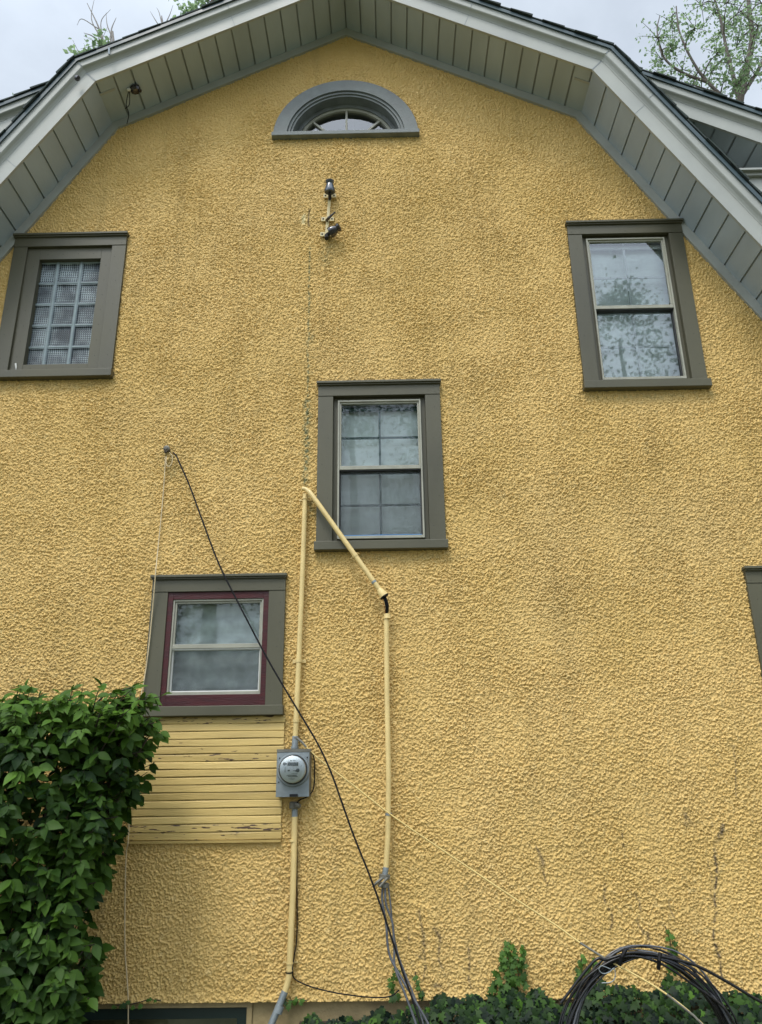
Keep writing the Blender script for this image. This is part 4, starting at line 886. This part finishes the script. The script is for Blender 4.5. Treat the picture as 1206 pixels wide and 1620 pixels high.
def vine(label, pts, n, seed, size=.05, w_=.04):
    r = random.Random(seed); root = empty('ivy_vine', None, label, 'ivy', 'ivy shoots climbing the stucco')
    P = spline([at(px, py, -.02) for px, py in pts], 8); q = MB(); q.tube(P, .003, 5); q.build('stem', M['twig'], root)
    T = []; to = []
    for k in range(n):
        t = k / n; p = P[int(t * (len(P) - 1))]; wd = w_ * (1 - t * .75)
        a_, b_, c_ = basis((r.uniform(-1, 1), -.2, r.uniform(-.9, .4)), (r.uniform(-.3, .3), -1, .5)); T.append((np.array(p + Vector((r.uniform(-wd, wd), -.01 - r.random() * .03, r.uniform(-.015, .015)))), a_, b_, c_, size * (1 - .45 * t) * r.uniform(.8, 1.15))); to.append(min(1, .28 + .5 * t + r.uniform(-.15, .2)))
    leaf_mesh('leaves', T, IVY, M['ivy'], root, np.array(to))
vine('tall bushy ivy shoot with two tips at the middle of the ivy edge', [(800, 1580), (802, 1540), (805, 1512), (804, 1489)], 75, 1, .052, .085)
vine('short right tip of ivy beside the tall bushy shoot', [(815, 1570), (822, 1535), (828, 1512), (826, 1496)], 34, 2, .045, .04)
vine('single slender ivy shoot rising behind the cable coil', [(1058, 1545), (1060, 1515), (1060, 1490), (1053, 1466)], 15, 3, .052, .025)
vine('light green ivy shoot just left of the cable coil', [(918, 1565), (916, 1545), (920, 1525), (919, 1507)], 22, 4, .045, .04)
vine('light green ivy shoot behind the upper left of the coil', [(930, 1545), (935, 1530), (940, 1520), (941, 1514)], 10, 6, .05, .03)
vine('thin ivy shoot behind the dangling grey cables', [(622, 1580), (622, 1560), (624, 1545), (630, 1532)], 16, 5, .045, .03)
vine('small pale ivy shoot right of the dangling grey cables', [(668, 1575), (662, 1560), (659, 1550), (657, 1538)], 11, 8, .042, .02)
vine('small ivy shoot creeping right of the bent conduit foot', [(452, 1582), (466, 1583), (476, 1580), (486, 1584)], 9, 10, .038, .01)
vine('few ivy leaves creeping over the stucco edge below the cream cable', [(185, 1590), (210, 1588), (235, 1582), (255, 1583)], 9, 12, .04, .01)

# trees beyond the house
def tree(name, label, base, bpts, clumps, leafs, seed, lsize=.12, barkm='bark', spread=.55, group='trees beyond the roof', r0=.16, leafm='treeleaf'):
    """bpts: list of limbs (each a point list with start/end radius); clumps: (centre, radius) foliage clusters"""
    r = random.Random(seed); root = empty(name, None, label, 'tree', group); q = MB()
    for pts, ra, rb in bpts:
        P = spline(pts, 6); q.tube(P, [ra + (rb - ra) * i / (len(P) - 1) for i in range(len(P))], 8)
    T = []; to = []
    for c, rad in clumps:
        c = Vector(c)
        # twigs joining the clump to the nearest limb point
        best = min((Vector(p) for pts, _, _ in bpts for p in spline(pts, 4)), key=lambda p: (p - c).length + (1.2 if p.z > c.z + .1 else 0))
        q.tube(spline([best, best.lerp(c, .5) + Vector((0, 0, .1)), c], 3), [.020, .018, .016, .014, .012, .010, .007], 5, cap=False)
        for s_ in range(9):
            u = Vector((r.gauss(0, 1), r.gauss(0, 1), r.gauss(.2, .8))).normalized(); e = c + u * rad * r.uniform(.7, 1.15); q.tube([c, c.lerp(e, .5) + Vector((0, 0, .03)), e], [.010, .007, .003], 3, cap=False)
            for k in range(int(leafs / 9)):
                t = r.uniform(.15, 1.0); p = c.lerp(e, t) + Vector((r.gauss(0, 1), r.gauss(0, 1), r.gauss(0, 1))) * rad * .14
                a_, b_, c_ = basis((r.uniform(-1, 1), r.uniform(-1, 1), r.uniform(-1, .4)), (r.uniform(-1, 1), r.uniform(-1, 1), r.uniform(0, 1))); T.append((np.array(p), a_, b_, c_, lsize * r.uniform(.6, 1.2))); to.append(r.random())
    q.build('trunk', M[barkm], root); 
    if T: leaf_mesh('crown', T, QUAD, M[leafm], root, np.array(to))
Y1 = 9.0
def a1(px, py, j=0): return at(px, py, Y1 + j)
b0 = a1(1170, 195)
rt = random.Random(21)
cl = []
for px, py, rd in ((1040, 60, .5), (1048, 95, .45), (1062, 35, .5), (1080, 110, .6), (1060, 130, .5), (1095, 140, .6), (1110, 150, .5), (1130, 20, .6), (1110, 8, .6), (1100, 45, .45), (1150, 5, .7), (1175, 20, .6), (1190, 60, .6), (1180, 100, .6), (1165, 75, .6), (1195, 120, .6), (1150, 125, .4), (1200, 40, .6), (1140, 50, .5), (1125, 115, .4), (1210, 90, .8), (1085, 155, .4), (1230, 20, .9), (1045, 145, .35), (1065, 80, .35), (1135, 85, .35), (1160, 40, .45), (1205, 5, .6), (1170, 130, .35), (1150, 100, .4)):
    cl.append((a1(px, py, rt.uniform(-.8, .8)), rd))
tree('tree', 'tall thin-leaved tree behind the roof at the upper right', None,
     [([(b0.x + 1.0, Y1, 0), (b0.x + .6, Y1, 7), b0 - Vector((0, 0, 2)), b0, a1(1172, 150), a1(1182, 110), a1(1190, 60), a1(1185, 10), a1(1180, -60)], .15, .04),
      ([a1(1170, 160), a1(1160, 120), a1(1150, 80), a1(1140, 30), a1(1125, -20)], .06, .02), ([a1(1165, 172), a1(1120, 130), a1(1095, 95), a1(1075, 50), a1(1070, 10)], .045, .015),
      ([a1(1120, 130), a1(1080, 115), a1(1050, 90), a1(1040, 50), a1(1044, 25)], .04, .01), ([a1(1175, 150), a1(1200, 110), a1(1225, 60), a1(1250, 0)], .05, .02), ([a1(1140, 150), a1(1110, 140), a1(1070, 135)], .04, .01)],
     cl, 130, 31, .09)
b1 = at(180, 120, 10)
def a2(px, py): return at(px, py, 10)
tree('tree', 'half dead tree with bare pale twigs behind the upper left roof edge', None,
     [([(b1.x, 10, 0), (b1.x - .2, 10, 9), b1, a2(181, 85), a2(178, 50)], .09, .03), ([a2(178, 110), a2(165, 70), a2(155, 40), a2(138, 5)], .045, .008), ([a2(172, 90), a2(150, 60), a2(133, 52)], .03, .006), ([a2(176, 90), a2(176, 50), a2(184, 28)], .03, .006),
      ([a2(190, 100), a2(200, 70), a2(210, 58)], .02, .005), ([a2(155, 45), a2(130, 30), a2(122, 40)], .015, .004), ([a2(165, 72), a2(160, 35), a2(175, 15)], .02, .004), ([a2(160, 60), a2(145, 30), a2(150, -5)], .02, .004), ([a2(178, 60), a2(170, 40), a2(168, 20)], .02, .004)],
     [(a2(158, 72), .45), (a2(165, 85), .5), (a2(128, 92), .4), (a2(140, 98), .4), (a2(152, 92), .35)], 75, 33, .15, barkm='deadbark')
b2 = at(262, 80, 10)
tree('tree', 'bare twiggy tree top over the left roof slope', None,
     [([(b2.x, 10, 0), (b2.x, 10, 9), at(262, 90, 10), at(258, 45, 10), at(256, 25, 10)], .12, .012), ([at(258, 50, 10), at(245, 30, 10), at(238, 18, 10)], .018, .004), ([at(258, 45, 10), at(268, 25, 10), at(274, 8, 10)], .018, .004), ([at(257, 40, 10), at(252, 20, 10), at(248, 12, 10)], .015, .004)], [], 10, 35, barkm='deadbark')
b3 = at(330, 60, 11)
tree('tree', 'bright green leafy tree top above the left roof slope', None,
     [([(b3.x, 11, 0), (b3.x, 11, 9), at(330, 60, 11), at(335, 20, 11), at(340, -40, 11)], .16, .04)],
     [(at(px, py, 11 + rt.uniform(-.5, .5)), rd) for px, py, rd in ((300, 28, .4), (318, 14, .6), (335, 5, .7), (355, 0, .6), (375, -12, .7), (330, 22, .4), (300, -20, .6), (350, -35, .9))], 120, 37, .15)
b4 = at(36, 175, 9.5)
tree('tree', 'small tuft of leaves showing over the left dormer roof', None, [([(b4.x, 9.5, 0), (b4.x, 9.5, 8), at(36, 190, 9.5), at(36, 163, 9.5)], .1, .01)], [(at(36, 163, 9.5), .25)], 60, 39, .12)

# woodland behind the viewer (lights the wall from above and shows in the panes)
def woodland():
    r = random.Random(77); T = []; to = []; q = MB()
    for x, y, h in ((-17, -19, 15), (-11, -22, 18), (-6, -19, 16), (-1.5, -23, 19.5), (2.2, -19, 15.5), (5.5, -21, 18.5), (8.6, -20, 19.6), (12.5, -21, 17), (15, -23, 18), (20, -20, 16)):
        q.tube([(x, y, 0), (x + .3, y, h * .4), (x, y, h * .9)], [.35, .25, .06], 7)
        for k in range(60):
            an = r.uniform(0, 6.28); t = r.uniform(.25, 1); rad = 3.1 * math.sin(math.pi * min(.98, (t - .15) / .87)) * r.uniform(.4, 1.1); c = Vector((x + math.cos(an) * rad, y + math.sin(an) * rad, h * t)); cr = r.uniform(.5, 1.2)
            for j in range(150):
                p = c + Vector((r.gauss(0, .5), r.gauss(0, .5), r.gauss(0, .4))) * cr
                a_, b_, c_ = basis((r.uniform(-1, 1), r.uniform(-1, 1), r.uniform(-1, .4)), (r.uniform(-1, 1), r.uniform(-1, 1), r.uniform(.2, 1))); T.append((np.array(p), a_, b_, c_, r.uniform(.09, .20))); to.append(r.random())
    o = leaf_mesh('woodland', T, QUAD, M['farleaf'], None, np.array(to)); tag(o, 'row of tall trees across the yard mirrored in the window panes', 'woodland', kind='stuff')
    q.build('trunks', M['bark'], o)
woodland()
